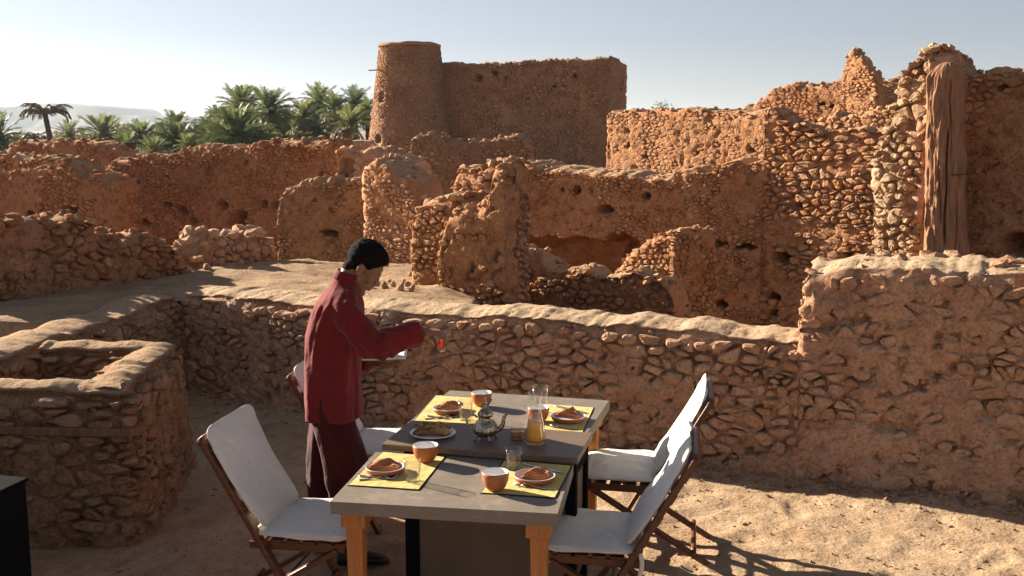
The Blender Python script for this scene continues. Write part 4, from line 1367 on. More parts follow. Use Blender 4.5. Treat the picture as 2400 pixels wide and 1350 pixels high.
PALMS = [  # x, y, radius in px, depth, label, kind, green, dry
    (-2, 322, 46, 120, 'dark green palm cut off by the left edge of the picture', 'frond_dark', 40, 4, -0.9),
    (104, 262, 40, 130, 'tall dead palm with hanging brown fronds on a bare leaning trunk', 'dead', 0, 34, 0),
    (84, 322, 27, 150, 'small dead palm with thin brown fronds left of the tall dead palm', 'dead', 0, 22, 0),
    (162, 318, 29, 160, 'pale green palm just right of the tall dead palm', 'frond_light', 30, 4, -0.2),
    (136, 330, 18, 175, 'tiny palm between the tall dead palm and the pale green palm', 'frond', 24, 3, -0.5),
    (193, 327, 19, 185, 'small distant palm left of the bushy yellow green palm', 'frond', 24, 3, -0.5),
    (242, 320, 42, 130, 'bushy yellow green palm rising above the flat topped wall', 'frond_light', 46, 6, -0.5),
    (284, 324, 30, 150, 'green palm half hidden behind the bushy yellow green palm', 'frond', 36, 5, -0.6),
    (330, 330, 40, 118, 'rounded green palm right of the dark trunk stump', 'frond', 50, 4, -0.4),
    (372, 332, 28, 150, 'yellowish palm in the gap right of the rounded green palm', 'frond_light', 34, 6, -0.5),
    (412, 300, 34, 140, 'upright palm standing above a second lower crown left of the grove', 'frond', 40, 6, -0.5),
    (416, 340, 48, 116, 'low broad dark palm under the upright palm', 'frond_dark', 52, 4, -0.4),
    (470, 330, 34, 140, 'low green palm at the left foot of the big grove', 'frond', 40, 5, -0.6),
    (508, 270, 21, 170, 'small round palm crown at the top left of the big grove', 'frond_dark', 34, 4, -0.6),
    (492, 296, 27, 160, 'palm just below the small round crown of the grove', 'frond', 36, 4, -0.6),
    (566, 256, 47, 130, 'tall arching palm, left one of the two highest in the grove', 'frond', 44, 8, -0.45),
    (552, 325, 62, 112, 'big sprawling green palm filling the front of the grove', 'frond', 64, 5, -0.5),
    (510, 338, 44, 118, 'leafy low palm at the front left of the sprawling palm', 'frond', 48, 3, -0.3),
    (608, 332, 36, 114, 'dark bluish low palm in front of the thick brown trunk', 'frond_dark', 44, 0, -0.5),
    (632, 262, 46, 124, 'tall palm with a thick trunk and brown skirt, right of the arching palm', 'frond', 46, 22, -0.45),
    (674, 292, 36, 138, 'dark palm crown right of the thick brown trunk', 'frond_dark', 42, 6, -0.9),
    (712, 278, 40, 134, 'yellow green palm leaning left in the middle of the grove', 'frond_light', 40, 12, -0.7),
    (748, 240, 36, 136, 'highest palm of the right cluster with a ragged top', 'frond', 40, 18, -0.5),
    (784, 256, 36, 128, 'palm with a long brown skirt right of the highest palm', 'frond', 36, 30, -0.3),
    (832, 244, 34, 142, 'green palm crown behind the brown palm near the tower', 'frond_dark', 38, 10, -0.6),
    (862, 262, 31, 132, 'brownish half dead palm touching the round tower', 'frond_light', 18, 30, -0.1),
    (820, 292, 42, 116, 'orange skirted palm with few green leaves left of the tower', 'frond_light', 24, 46, 0.0),
    (708, 336, 24, 108, 'pale young palm without a trunk behind the wall top', 'frond_light', 26, 0, 0.3),
    (598, 290, 32, 150, 'shadowy palm between the two highest palms', 'frond_dark', 36, 10, -0.8),
    (446, 350, 30, 112, 'low tufted palm hugging the wall at the foot of the grove', 'frond_light', 40, 0, -0.1),
    (360, 358, 30, 105, 'broad leaved pale palm low behind the wall, right of the stump', 'frond_light', 34, 0, 0.2),
    (650, 330, 28, 126, 'dim palm tucked behind the thick brown trunk', 'frond_dark', 30, 16, -0.8),
    (740, 305, 34, 122, 'brown hanging palm in the shade of the right cluster', 'frond_dark', 16, 40, -0.4),
    (690, 312, 34, 140, 'low olive palm behind the pale young palm', 'frond', 40, 6, -0.7),
    (40, 338, 26, 150, 'low palm between the left edge and the tall dead palm', 'frond_dark', 30, 3, -0.5),
    (218, 342, 30, 116, 'small dark palm at the left foot of the bushy yellow green palm', 'frond_dark', 34, 0, -0.4),
    (300, 345, 28, 112, 'low palm crown just behind the dark stump', 'frond', 34, 0, -0.4),
    (388, 322, 30, 132, 'mid green palm filling the gap left of the upright palm', 'frond', 36, 4, -0.6),
    (532, 300, 36, 136, 'dense palm crown under the tall arching palm', 'frond_dark', 40, 8, -0.7),
    (770, 292, 34, 130, 'half brown palm between the long skirted and orange skirted palms', 'frond', 30, 26, -0.5),
]
for i, q in enumerate(PALMS):
    palm(*q[:5], kind=q[5], green=q[6], dry=q[7], low=q[8], seed=i, lean=(-0.9 if i == 1 else 0.0), tr=0.30 if i not in (19,) else 0.5)

def stump():
    a = at_depth(304, 372, 60); b = at_depth(303, 334, 60)
    V, F = trunk_mesh(b[2] - a[2] + 3, 0.36, 0.34, 3)
    o = mesh_obj('palm_stump', V, F, M['palm_trunk'])
    o.location = (a[0], 60, a[2] - 3)
    tag(o, 'dark broken palm stump standing behind the red wall top', 'stump')
stump()

# a small bush on the skyline of the orange wall
def skyline_bush():
    c = at_depth(1551, 258, 29.5)
    rng = np.random.default_rng(3)
    V, F = [], []
    for i in range(170):
        p = np.array([rng.normal(0, 0.13), rng.normal(0, 0.1), abs(rng.normal(0, 0.09)) + (0.12 * max(0, 1 - abs(rng.normal())))])
        d = rng.normal(size=3); d /= np.linalg.norm(d); e = np.cross(d, rng.normal(size=3)); e /= np.linalg.norm(e)
        k = len(V)
        V += [p, p + d * 0.05 + e * 0.012, p + d * 0.09, p + d * 0.05 - e * 0.012]
        F.append((k, k + 1, k + 2, k + 3))
    o = mesh_obj('dry_bush', V, F, M['frond_dark'], None, False, (c[0], c[1], c[2] - 0.05))
    tag(o, 'tiny dark bush on the top edge of the orange wall', 'bush')
    mesh_obj('stem', *bar((0, 0, -0.5), (0, 0, 0.1), 0.02, 0.02, (0, 1, 0)), M['palm_trunk'], o, False)
skyline_bush()

# ------------------------------------------------------------------ furniture
M['top_grey'] = None
def mat_tabletop():
    t = NT('table_grey')
    P = t.obj()
    n = t.noise(P, 3, 6, 0.6)
    n2 = t.noise(P, 160, 3, 0.6)
    c = t.ramp(n, [(0.3, (0.185, 0.150, 0.118)), (0.7, (0.25, 0.208, 0.168))])
    c = t.mix(c, t.ramp(n2, [(0.35, (.82, .8, .78)), (0.6, (1.05, 1.05, 1.05))]), 0.8, 'MULTIPLY')
    n3 = t.noise(P, 9, 6, 0.7, 1.5)
    c = t.mix(c, (0.36, 0.30, 0.235), t.maprange(n3, 0.52, 0.75, 0.0, 0.55))
    t.l(c, t.b.inputs['Base Color'])
    t.l(t.bump(n2, 0.0012, 0.5), t.b.inputs['Normal'])
    t.l(t.maprange(n3, 0.4, 0.7, 0.5, 0.75), t.b.inputs['Roughness'])
    t.b.inputs['Specular IOR Level'].default_value = 0.3
    return t.m
M['top_grey'] = mat_tabletop()
M['pine'] = mat_wood('orange_wood', (0.36, 0.125, 0.03), (0.52, 0.215, 0.062), (14, 14, 1.2), 0.45, 0.4)
M['teak'] = mat_wood('red_teak', (0.085, 0.026, 0.010), (0.17, 0.058, 0.022), (10, 10, 10), 0.38, 0.45)
M['chest_top'] = mat_wood('dark_walnut', (0.15, 0.098, 0.066), (0.22, 0.15, 0.104), (1.5, 14, 14), 0.5, 0.3)
M['chest_panel'] = mat_plain('taupe_panel', (0.15, 0.105, 0.072), 0.6, 0, 0.3, 0.12, 4)
M['black'] = mat_plain('black_paint', (0.008, 0.008, 0.009), 0.85, 0, 0.03)
def mat_cloth(name, col, weave=420, w=0.0009, var=0.05):
    t = NT(name)
    P = t.obj()
    n = t.noise(P, 5, 4, 0.6)
    c = t.ramp(n, [(0.3, tuple(x * (1 - var) for x in col)), (0.7, tuple(min(1, x * (1 + var)) for x in col))])
    t.l(c, t.b.inputs['Base Color'])
    n2 = t.noise(P, weave, 3, 0.7)
    n1 = t.noise(P, 16, 4, 0.6, 0.5)
    n0 = t.noise(P, 7, 3, 0.55, 1.2)
    b = t.bump(n0, 0.016, 0.6)
    b = t.bump(n1, 0.008, 0.6, b)
    b = t.bump(n2, w, 0.6, b)
    t.l(b, t.b.inputs['Normal'])
    rough(t, 0.9, 0.15)
    t.b.inputs['Sheen Weight'].default_value = 0.15
    return t.m
M['canvas'] = mat_cloth('white_canvas', (0.68, 0.645, 0.585))
M['mat_yellow'] = mat_cloth('yellow_mat', (0.56, 0.42, 0.10), 300, 0.0012, 0.12)
M['mat_edge'] = mat_plain('mat_binding', (0.016, 0.020, 0.014), 0.8)

def add_bevel(o, w=0.004, seg=2):
    md = o.modifiers.new('bevel', 'BEVEL'); md.width = w; md.segments = seg; md.limit_method = 'ANGLE'
    return o

def boxv(x0, x1, y0, y1, z0, z1):
    V = [(x, y, z) for z in (z0, z1) for y in (y0, y1) for x in (x0, x1)]
    F = [(0, 2, 3, 1), (4, 5, 7, 6), (0, 1, 5, 4), (2, 6, 7, 3), (0, 4, 6, 2), (1, 3, 7, 5)]
    return V, F

def join_vf(*parts):
    V, F = [], []
    for v, f in parts:
        k = len(V)
        V += [tuple(q) for q in v]
        F += [tuple(i + k for i in ff) for ff in f]
    return V, F

def box_part(name, root, b, mat, bev=0.003):
    V, F = boxv(*b)
    return add_bevel(mesh_obj(name, V, F, mat, root, False), bev)

TOP = 0.75
def table(origin, ang, w, d, label, legs=True):
    root = empty('dining_table', (origin[0], origin[1], 0), ang, label, 'table', 'square tables set end to end')
    box_part('tabletop', root, (0, w, 0, d, TOP - 0.055, TOP), M['top_grey'], 0.003)
    for (x, y) in (((0.085, 0.085), (w - 0.085, 0.085)) if legs == 'front' else ((0.085, d - 0.085), (w - 0.085, d - 0.085))):
        V, F = [], []
        for (z, r) in ((0.0, 0.026), (TOP - 0.123, 0.036)):
            V += [(x - r, y - r, z), (x + r, y - r, z), (x + r, y + r, z), (x - r, y + r, z)]
        F = [(3, 2, 1, 0), (4, 5, 6, 7)] + [(i, (i + 1) % 4, 4 + (i + 1) % 4, 4 + i) for i in range(4)]
        add_bevel(mesh_obj('leg', V, F, M['pine'], root, False), 0.003)
        box_part('leg_block', root, (x - 0.052, x + 0.052, y - 0.052, y + 0.052, TOP - 0.124, TOP - 0.056), M['pine'], 0.004)
    return root

A1 = math.radians(-8.6); A2 = math.radians(-13.6); A3 = math.radians(-14.6)
table((-0.75, 4.21), A1, 0.945, 0.69, 'near square table with grey top and orange wooden legs', 'front')
table((-0.555, 5.36), A3, 0.945, 0.76, 'far square table with grey top, the one with the teapot before it', 'rear')

def chest():
    root = empty('serving_chest', (-0.62, 4.905, 0), A2, 'dark brown topped chest set between the two tables', 'chest')
    w, d = 0.945, 0.43
    box_part('lid', root, (0, w, 0, d, TOP + 0.004, TOP + 0.034), M['chest_top'], 0.003)
    x0, x1, y0, y1 = 0.10, w - 0.012, 0.03, d - 0.05
    box_part('panel', root, (x0 + 0.02, x1 - 0.02, y0 + 0.012, y1 - 0.012, 0.08, TOP - 0.01), M['chest_panel'], 0.002)
    for (a, b, c, e) in ((x0, x0 + 0.07, y0, y0 + 0.05), (x1 - 0.05, x1, y0, y0 + 0.05), (x0, x0 + 0.07, y1 - 0.05, y1), (x1 - 0.05, x1, y1 - 0.05, y1)):
        box_part('frame_post', root, (a, b, c, e, 0.0, TOP), M['black'], 0.003)
    for (zz0, zz1) in ((0.03, 0.12), (TOP - 0.07, TOP - 0.001)):
        box_part('frame_rail', root, (x0 + 0.071, x1 - 0.051, y0 + 0.002, y0 + 0.03, zz0, zz1), M['black'], 0.003)
        box_part('frame_rail', root, (x1 - 0.03, x1 - 0.002, y0 + 0.051, y1 - 0.051, zz0, zz1), M['black'], 0.003)
    V, F = [], []                                                    # leather pull hanging on the front
    for i in range(9):
        f = i / 8
        for s in (-1, 1):
            V.append((0.52 - 0.05 * f * f + s * (0.014 - 0.006 * f), y0 - 0.008 - 0.01 * math.sin(f * 3), 0.66 - 0.17 * f))
        if i: F.append((2 * i - 2, 2 * i - 1, 2 * i + 1, 2 * i))
    o = mesh_obj('pull_strap', V, F, M['black'], root)
    so = o.modifiers.new('solid', 'SOLIDIFY'); so.thickness = 0.005
    return root
chest()

def cushion_vf(lx, ly, lz, e=0.32, nu=84, nv=40, seed=0, wr=0.006, pinch=0.0):
    V, F = [], []
    sp = lambda c, k: math.copysign(abs(c) ** k, c)
    for j in range(nv + 1):
        ph = -math.pi / 2 + math.pi * j / nv
        for i in range(nu):
            th = 2 * math.pi * i / nu
            x = sp(math.cos(ph), 0.42) * sp(math.cos(th), e) * lx / 2
            y = sp(math.cos(ph), 0.42) * sp(math.sin(th), e) * ly / 2
            z = sp(math.sin(ph), 0.75) * lz / 2
            V.append((x, y, z))
        if j:
            for i in range(nu):
                F.append(((j - 1) * nu + i, (j - 1) * nu + (i + 1) % nu, j * nu + (i + 1) % nu, j * nu + i))
    V = np.array(V)
    r = (np.abs(V[:, 0]) / (lx / 2)) ** 4 + (np.abs(V[:, 1]) / (ly / 2)) ** 4
    V[:, 2] *= 1.0 - 0.35 * np.clip(r, 0, 1)
    n = fbm(V * np.array([7, 7, 7]) + seed * 11, 3, seed + 5)
    n2 = fbm(V * np.array([26, 11, 20]) + seed * 3, 3, seed + 9)
    V[:, 2] += np.sign(V[:, 2]) * wr * n
    rs = np.random.default_rng(seed + 40)
    for _ in range(7):                                              # sat-in creases
        a = rs.uniform(0, 6.3); cx, cy = rs.uniform(-0.4, 0.4) * lx, rs.uniform(-0.4, 0.4) * ly
        u = (V[:, 0] - cx) * math.cos(a) + (V[:, 1] - cy) * math.sin(a); v = (V[:, 1] - cy) * math.cos(a) - (V[:, 0] - cx) * math.sin(a)
        V[:, 2] -= np.sign(V[:, 2]) * 0.005 * np.exp(-(u / 0.014) ** 2) * np.exp(-(v / rs.uniform(0.06, 0.16)) ** 2)
    V[:, 0] += 0.4 * wr * n2
    V[:, 1] += 0.4 * wr * n2
    return V, F

def tri_free(o):
    return o

def place(V, M4):
    V = np.asarray(V, float)
    A = np.array(M4)
    return V @ A[:3, :3].T + A[:3, 3]

def chair(label, loc, ang, seed, lean_cover=False):
    root = empty('folding_chair', (loc[0], loc[1], 0), ang, label, 'chair', 'folding chairs around the tables')
    W = 0.235
    tpt = np.array([-0.405, 0.885]); fpt = np.array([0.10, 0.0])      # (x, z) of the long side rails
    sf = np.array([0.21, 0.395]); rf = np.array([-0.43, 0.0])        # seat front down to the rear foot
    # 'leg': two long back rails to the front feet, two crossing rails to the rear feet
    for s in (-1, 1):
        V, F = bar((fpt[0], s * W, fpt[1]), (tpt[0], s * W, tpt[1]), 0.026, 0.048, (0, 1, 0.001))
        add_bevel(mesh_obj('leg', V, F, M['teak'], root, False), 0.005)
        V, F = bar((rf[0], s * (W - 0.032), rf[1]), (sf[0], s * (W - 0.032), sf[1]), 0.024, 0.045, (0, 1, 0.001))
        add_bevel(mesh_obj('leg', V, F, M['teak'], root, False), 0.005)
        V, F = bar((-0.21, s * (W - 0.034), 0.395), (0.24, s * (W - 0.034), 0.40), 0.022, 0.034, (0, 0, 1))
        V = [tuple(v) for v in V]
        add_bevel(mesh_obj('seat_rail', V, F, M['teak'], root, False), 0.004)
    def cross(name, x, z, r=0.014, ext=0.0):
        V, F = [], []
        for j, yy in enumerate(np.linspace(-W - ext, W + ext, 7)):
            for i in range(12):
                t = i / 12 * 2 * math.pi
                rr = r * (0.8 if j in (0, 6) and ext else 1)
                V.append((x + math.cos(t) * rr, yy, z + math.sin(t) * rr))
            if j:
                for i in range(12):
                    F.append(((j - 1) * 12 + i, (j - 1) * 12 + (i + 1) % 12, j * 12 + (i + 1) % 12, j * 12 + i))
        F.append(tuple(range(12))[::-1]); F.append(tuple(72 + i for i in range(12)))
        return mesh_obj(name, V, F, M['teak'], root)
    cross('top_rail', tpt[0], tpt[1] - 0.005, 0.022, 0.02)
    cross('stretcher', 0.055, 0.10)
    cross('stretcher', -0.34, 0.075)
    cross('pivot_rod', -0.05, 0.235, 0.008)
    for k in range(6):                                               # slats under the cushion
        x = -0.19 + k * 0.078
        box_part('seat_slat', root, (x, x + 0.06, -W + 0.02, W - 0.02, 0.415, 0.426), M['teak'], 0.003)
    d = (tpt - fpt) / np.linalg.norm(tpt - fpt)
    for k in range(4):
        c0 = np.array([-0.205, 0.50]) + d * 0.115 * k
        V, F = bar((c0[0], -W + 0.015, c0[1]), (c0[0], W - 0.015, c0[1]), 0.05, 0.012, (d[1], 0, -d[0]))
        add_bevel(mesh_obj('back_slat', V, F, M['teak'], root, False), 0.003)
    V, F = cushion_vf(0.47, 0.485, 0.066, 0.30, seed=seed, wr=0.010)
    V[:, 2] += 0.46
    V[:, 0] += 0.035 + 0.012
    sc_ = mesh_obj('seat_cushion', V, F, M['canvas'], root)
    pv, pf = [], []                                                  # the sewn edge
    for i in range(84):
        th = 2 * math.pi * i / 84
        q = V[20 * 84 + i]
        nx, ny = math.cos(th), math.sin(th)
        for k in range(6):
            b = k / 6 * 2 * math.pi
            pv.append((q[0] + nx * math.cos(b) * 0.0045, q[1] + ny * math.cos(b) * 0.0045, q[2] + math.sin(b) * 0.0045))
            j = (i + 1) % 84
            pf.append((i * 6 + k, j * 6 + k, j * 6 + (k + 1) % 6, i * 6 + (k + 1) % 6))
    mesh_obj('piping', pv, pf, M['canvas'], sc_)
    V, F = cushion_vf(0.53, 0.475, 0.048, 0.2, seed=seed + 3, wr=0.010)
    # stand it up along the back and let it round over the top rail
    t = np.array([d[0], 0, d[1]]); n = np.array([d[1], 0, -d[0]]); y = np.array([0, 1, 0])
    c = np.array([-0.305, 0, 0.680]) + n * 0.040
    bend = -0.03 * (V[:, 0] / 0.29) ** 2
    P = c + np.outer(V[:, 0], t) + np.outer(V[:, 1] * (1 + 0.06 * V[:, 0] / 0.29), y) + np.outer(V[:, 2] - bend * 0.8, n)
    mesh_obj('back_cushion', P, [f[::-1] for f in F], M['canvas'], root)
    rng = np.random.default_rng(seed)
    for (yy, z0) in ((-W - 0.02, 0.56), (W + 0.02, 0.47)) if seed > 2 else ():            # cloth ties
        V, F = [], []
        for i in range(8):
            f = i / 7
            for s in (-1, 1):
                V.append((-0.23 - (z0 - 0.56) * 0.5 + s * 0.010 + 0.008 * math.sin(f * 4 + seed), yy + 0.008 * math.sin(f * 5), z0 - 0.12 * f))
            if i: F.append((2 * i - 2, 2 * i - 1, 2 * i + 1, 2 * i))
        o = mesh_obj('cloth_tie', V, F, M['canvas'], root)
        so = o.modifiers.new('solid', 'SOLIDIFY'); so.thickness = 0.003
    return root

FACE = math.radians(-9.5)
chair('folding chair in front on the left, its white back turned to the picture corner', (-0.955, 4.80), FACE, 1)
chair('folding chair mostly hidden behind the man, far left of the tables', (-0.81, 6.02), FACE, 2)
chair('folding chair at the near right, its white seat below the table corner', (0.41, 4.63), FACE + math.pi, 3)
chair('folding chair at the far right with its tall white back in full sun', (0.65, 5.58), FACE + math.pi, 4)

# ------------------------------------------------------------------ laid table
Z0 = TOP + 0.001
M['terracotta'] = mat_plain('terracotta', (0.42, 0.135, 0.048), 0.42, 0, 0.4, 0.06, 30)
M['glaze'] = mat_plain('white_glaze', (0.80, 0.79, 0.77), 0.18, 0, 0.5)
M['napkin'] = mat_cloth('orange_napkin', (0.40, 0.135, 0.045), 500, 0.0008, 0.1)
M['steel'] = mat_plain('steel', (0.62, 0.60, 0.57), 0.22, 1.0, 0.5)
def mat_glass(name, tint=(1, 1, 1), dens=0.025):
    """thin drinking glass: clear sheet with a Fresnel shine"""
    t = NT(name)
    tr = t.n('ShaderNodeBsdfTransparent'); tr.inputs['Color'].default_value = (*[1 - dens * (2 - x) for x in tint], 1)
    gl = t.n('ShaderNodeBsdfGlossy'); gl.inputs['Roughness'].default_value = 0.05
    lw = t.n('ShaderNodeLayerWeight'); lw.inputs['Blend'].default_value = 0.5
    mx = t.n('ShaderNodeMixShader')
    f = t.math('ADD', t.math('MULTIPLY', t.math('POWER', lw.outputs['Facing'], 3.0), 0.75), 0.05)
    t.l(f, mx.inputs[0]); t.l(tr.outputs[0], mx.inputs[1]); t.l(gl.outputs[0], mx.inputs[2])
    t.l(mx.outputs[0], t.out.inputs[0])
    return t.m
M['glass'] = mat_glass('clear_glass')
M['tea'] = None
def mat_liquid(name, col, trans, rgh=0.1):
    t = NT(name)
    t.b.inputs['Base Color'].default_value = (*col, 1)
    t.b.inputs['Transmission Weight'].default_value = trans
    t.b.inputs['Subsurface Weight'].default_value = 0.35
    t.b.inputs['Subsurface Radius'].default_value = (0.02, 0.01, 0.003)
    rough(t, rgh, 0.4)
    return t.m
M['juice'] = mat_liquid('orange_juice', (0.90, 0.42, 0.03), 0.0, 0.3)
M['jam'] = mat_liquid('apricot_jam', (0.62, 0.26, 0.04), 0.0, 0.25)
def mat_tea():
    t = NT('red_tea')
    tr = t.n('ShaderNodeBsdfTransparent'); tr.inputs['Color'].default_value = (0.92, 0.30, 0.16, 1)
    mx = t.n('ShaderNodeMixShader'); mx.inputs[0].default_value = 0.65
    t.b.inputs['Base Color'].default_value = (0.62, 0.10, 0.045, 1)
    rough(t, 0.1, 0.5)
    trl = t.n('ShaderNodeBsdfTranslucent'); trl.inputs['Color'].default_value = (0.75, 0.14, 0.06, 1)
    m2 = t.n('ShaderNodeMixShader'); m2.inputs[0].default_value = 0.6
    t.l(t.b.outputs[0], m2.inputs[1]); t.l(trl.outputs[0], m2.inputs[2])
    t.l(tr.outputs[0], mx.inputs[1]); t.l(m2.outputs[0], mx.inputs[2])
    t.l(mx.outputs[0], t.out.inputs[0])
    return t.m
M['tea'] = mat_tea()

def lathe_vf(prof, n=40, close=False, flute=None):
    V, F = [], []
    m = len(prof)
    for i in range(n):
        a = i / n * 2 * math.pi
        for k, (r, z) in enumerate(prof):
            rr = r
            if flute and flute[1] <= z <= flute[2]:
                rr = r * (1 + flute[3] * math.cos(flute[0] * a))
            V.append((math.cos(a) * rr, math.sin(a) * rr, z))
    for i in range(n):
        j = (i + 1) % n
        for k in range(m - 1):
            F.append((i * m + k, j * m + k, j * m + k + 1, i * m + k + 1))
    return V, F

def lathe(name, prof, mat, root=None, n=40, loc=None, flute=None):
    V, F = lathe_vf(prof, n, flute=flute)
    return mesh_obj(name, V, F, mat, root, True, loc)

def tbl(x, y, z=Z0):
    return on_z(x, y, z)

MAT_T = 0.0035
def placemat(corners, label, z):
    P = [np.array(tbl(*c, z)) for c in corners]                      # far left, far right, near right, near left
    c = sum(P) / 4
    n = 24
    def sheet(inset, zz, amp):
        V, F = [], []
        for j in range(n + 1):
            for i in range(n + 1):
                u = inset + (1 - 2 * inset) * i / n; v = inset + (1 - 2 * inset) * j / n
                p = (P[0] * (1 - u) + P[1] * u) * (1 - v) + (P[3] * (1 - u) + P[2] * u) * v - c
                e = 0.0012 * float(vnoise(np.array([[u * 9 + c[0] * 40, v * 9, 1.0]]), 3)[0]) * amp
                V.append((p[0] + e * 2, p[1] + e * 2, zz + e * 0.5))
        for j in range(n):
            for i in range(n):
                a = j * (n + 1) + i
                F.append((a, a + n + 1, a + n + 2, a + 1))
        return V, F
    V, F = sheet(0.0, 0.0012, 1)
    o = mesh_obj('placemat', V, F, M['mat_edge'], None, True, tuple(c))
    so = o.modifiers.new('solid', 'SOLIDIFY'); so.thickness = 0.0012; so.offset = -1
    tag(o, label, 'placemat', 'yellow placemats')
    V, F = sheet(0.022, 0.0026, 0)
    mesh_obj('cloth_panel', V, F, M['mat_yellow'], o)
    return o

def plate(x, y, d, label, z):
    p = tbl(x, y, z)
    R = d / 2
    root = empty('plate', p, 0, label, 'plate', 'terracotta plates at the four places')
    lathe('outside', [(0.0, 0.0), (R * 0.80, 0.0), (R * 0.93, 0.006), (R, 0.022), (R, 0.0255), (R - 0.002, 0.027)], M['terracotta'], root)
    lathe('glazed_inside', [(R - 0.002, 0.027), (R - 0.006, 0.0265), (R - 0.010, 0.018), (R * 0.80, 0.011), (0.0, 0.010)], M['glaze'], root)
    return root

def bowl(x, y, d, h, label, z):
    p = tbl(x, y, z)
    R = d / 2
    root = empty('bowl', p, 0, label, 'bowl', 'terracotta breakfast bowls')
    lathe('outside', [(0, 0), (R * 0.50, 0), (R * 0.56, 0.004), (R * 0.78, h * 0.22), (R * 0.93, h * 0.5), (R, h * 0.85), (R, h), (R - 0.002, h + 0.001)], M['terracotta'], root)
    lathe('glazed_inside', [(R - 0.002, h + 0.001), (R - 0.006, h - 0.001), (R * 0.90, h * 0.52), (R * 0.70, h * 0.22), (R * 0.40, 0.010), (0, 0.008)], M['glaze'], root)
    return root

def napkin(x, y, z, ang, w, d, label, seed, style=0):
    """a cloth folded in thick layers, slumped over the plate"""
    p = tbl(x, y, z)
    rng = np.random.default_rng(seed)
    n = 20
    parts = []
    for L in range(3):
        V, F = [], []
        for j in range(n + 1):
            for i in range(n + 1):
                u, v = i / n - 0.5, j / n - 0.5
                taper = 1.0 - (0.45 * (v + 0.5) if style else 0.22 * (u + 0.5))
                X = u * w * (taper if style else 1) * (1 - 0.03 * L); Yv = v * d * (1 if style else taper) * (1 - 0.03 * L)
                q = np.array([[u * 3.2 + seed, v * 3.2, L * 0.6]])
                h = 0.009 * L + 0.008 * (float(fbm(q, 3, seed)[0]) + 0.5)
                h += 0.011 * math.exp(-((u + 0.1 - 0.35 * v) / 0.16) ** 2)
                edge = max(abs(u), abs(v)) * 2
                h -= 0.012 * edge ** 3
                V.append((X + 0.004 * L, Yv, 0.012 + max(0.0, h)))
        for j in range(n):
            for i in range(n):
                a = j * (n + 1) + i
                F.append((a, a + 1, a + n + 2, a + n + 1))
        parts.append((V, F))
    V, F = join_vf(*parts)
    o = mesh_obj('napkin', V, F, M['napkin'], None, True, p)
    o.rotation_euler = (0, 0, ang)
    so = o.modifiers.new('solid', 'SOLIDIFY'); so.thickness = 0.006
    return tag(o, label, 'napkin', 'folded napkins on the plates')

def tumbler(x, y, d, h, label, z, cut=True):
    p = tbl(x, y, z)
    R = d / 2
    root = empty('glass', p, 0, label, 'drinking glass', 'cut drinking glasses')
    lathe('glass_wall', [(0, 0.0), (R * 0.74, 0.0), (R * 0.80, 0.006), (R * 0.86, h * 0.35), (R * 0.97, h * 0.55), (R, h), (R - 0.0018, h), (R * 0.95, h * 0.55), (R * 0.80, h * 0.34), (R * 0.72, 0.012), (0, 0.010)], M['glass'], root, 54, flute=(9, 0.004, h * 0.5, 0.05))
    return root

def cutlery(kind, x0, y0, x1, y1, z, label):
    """a piece of cutlery from handle end (x0,y0) to tip (x1,y1) in the picture"""
    a = np.array(tbl(x0, y0, z)); b = np.array(tbl(x1, y1, z))
    L = float(np.linalg.norm(b - a)); ang = math.atan2(b[1] - a[1], b[0] - a[0])
    if kind == 'knife':
        prof = [(0, .008), (.05, .0095), (.3, .008), (.42, .006), (.45, .0085), (.6, .0105), (.85, .0105), (.95, .008), (1, .001)]
    elif kind == 'fork':
        prof = [(0, .006), (.04, .0085), (.25, .0065), (.5, .0035), (.66, .0035), (.72, .009), (.78, .0125)]
    else:
        prof = [(0, .006), (.04, .0085), (.25, .0065), (.5, .0035), (.66, .0035), (.70, .009), (.78, .0165), (.88, .0185), (.96, .012), (1, .003)]
    V, F = [], []
    def zz(f):
        if kind == 'knife': return 0.004
        return 0.004 + 0.012 * math.exp(-((f - 0.62) / 0.14) ** 2) + (0.007 * ((f - 0.8) / 0.2) ** 2 if f > 0.8 else 0)
    for i, (f, w) in enumerate(prof):
        bowlz = -0.004 if (kind == 'spoon' and 0.72 < f < 0.98) else 0
        V += [(f * L, -w, zz(f)), (f * L, 0, zz(f) + 0.0012 + bowlz), (f * L, w, zz(f))]
        if i:
            for k in range(2):
                q = (i - 1) * 3 + k
                F.append((q, q + 3, q + 4, q + 1))
    if kind == 'fork':
        for t in range(4):
            y = -0.0098 + t * 0.0065
            k = len(V)
            V += [(0.775 * L, y - .0018, zz(.78)), (0.775 * L, y + .0018, zz(.78)), (L * .9, y + .0016, zz(.9) - .001), (L * .9, y - .0016, zz(.9) - .001), (L, y, zz(1.0))]
            F += [(k, k + 3, k + 2, k + 1), (k + 3, k + 4, k + 2)]
    o = mesh_obj(kind, V, F, M['steel'], None, True, tuple(a))
    o.rotation_euler = (0, 0, ang)
    so = o.modifiers.new('solid', 'SOLIDIFY'); so.thickness = 0.0022
    return tag(o, label, kind, kind + ' laid on the placemats' if kind != 'knife' else 'knives laid on the placemats')

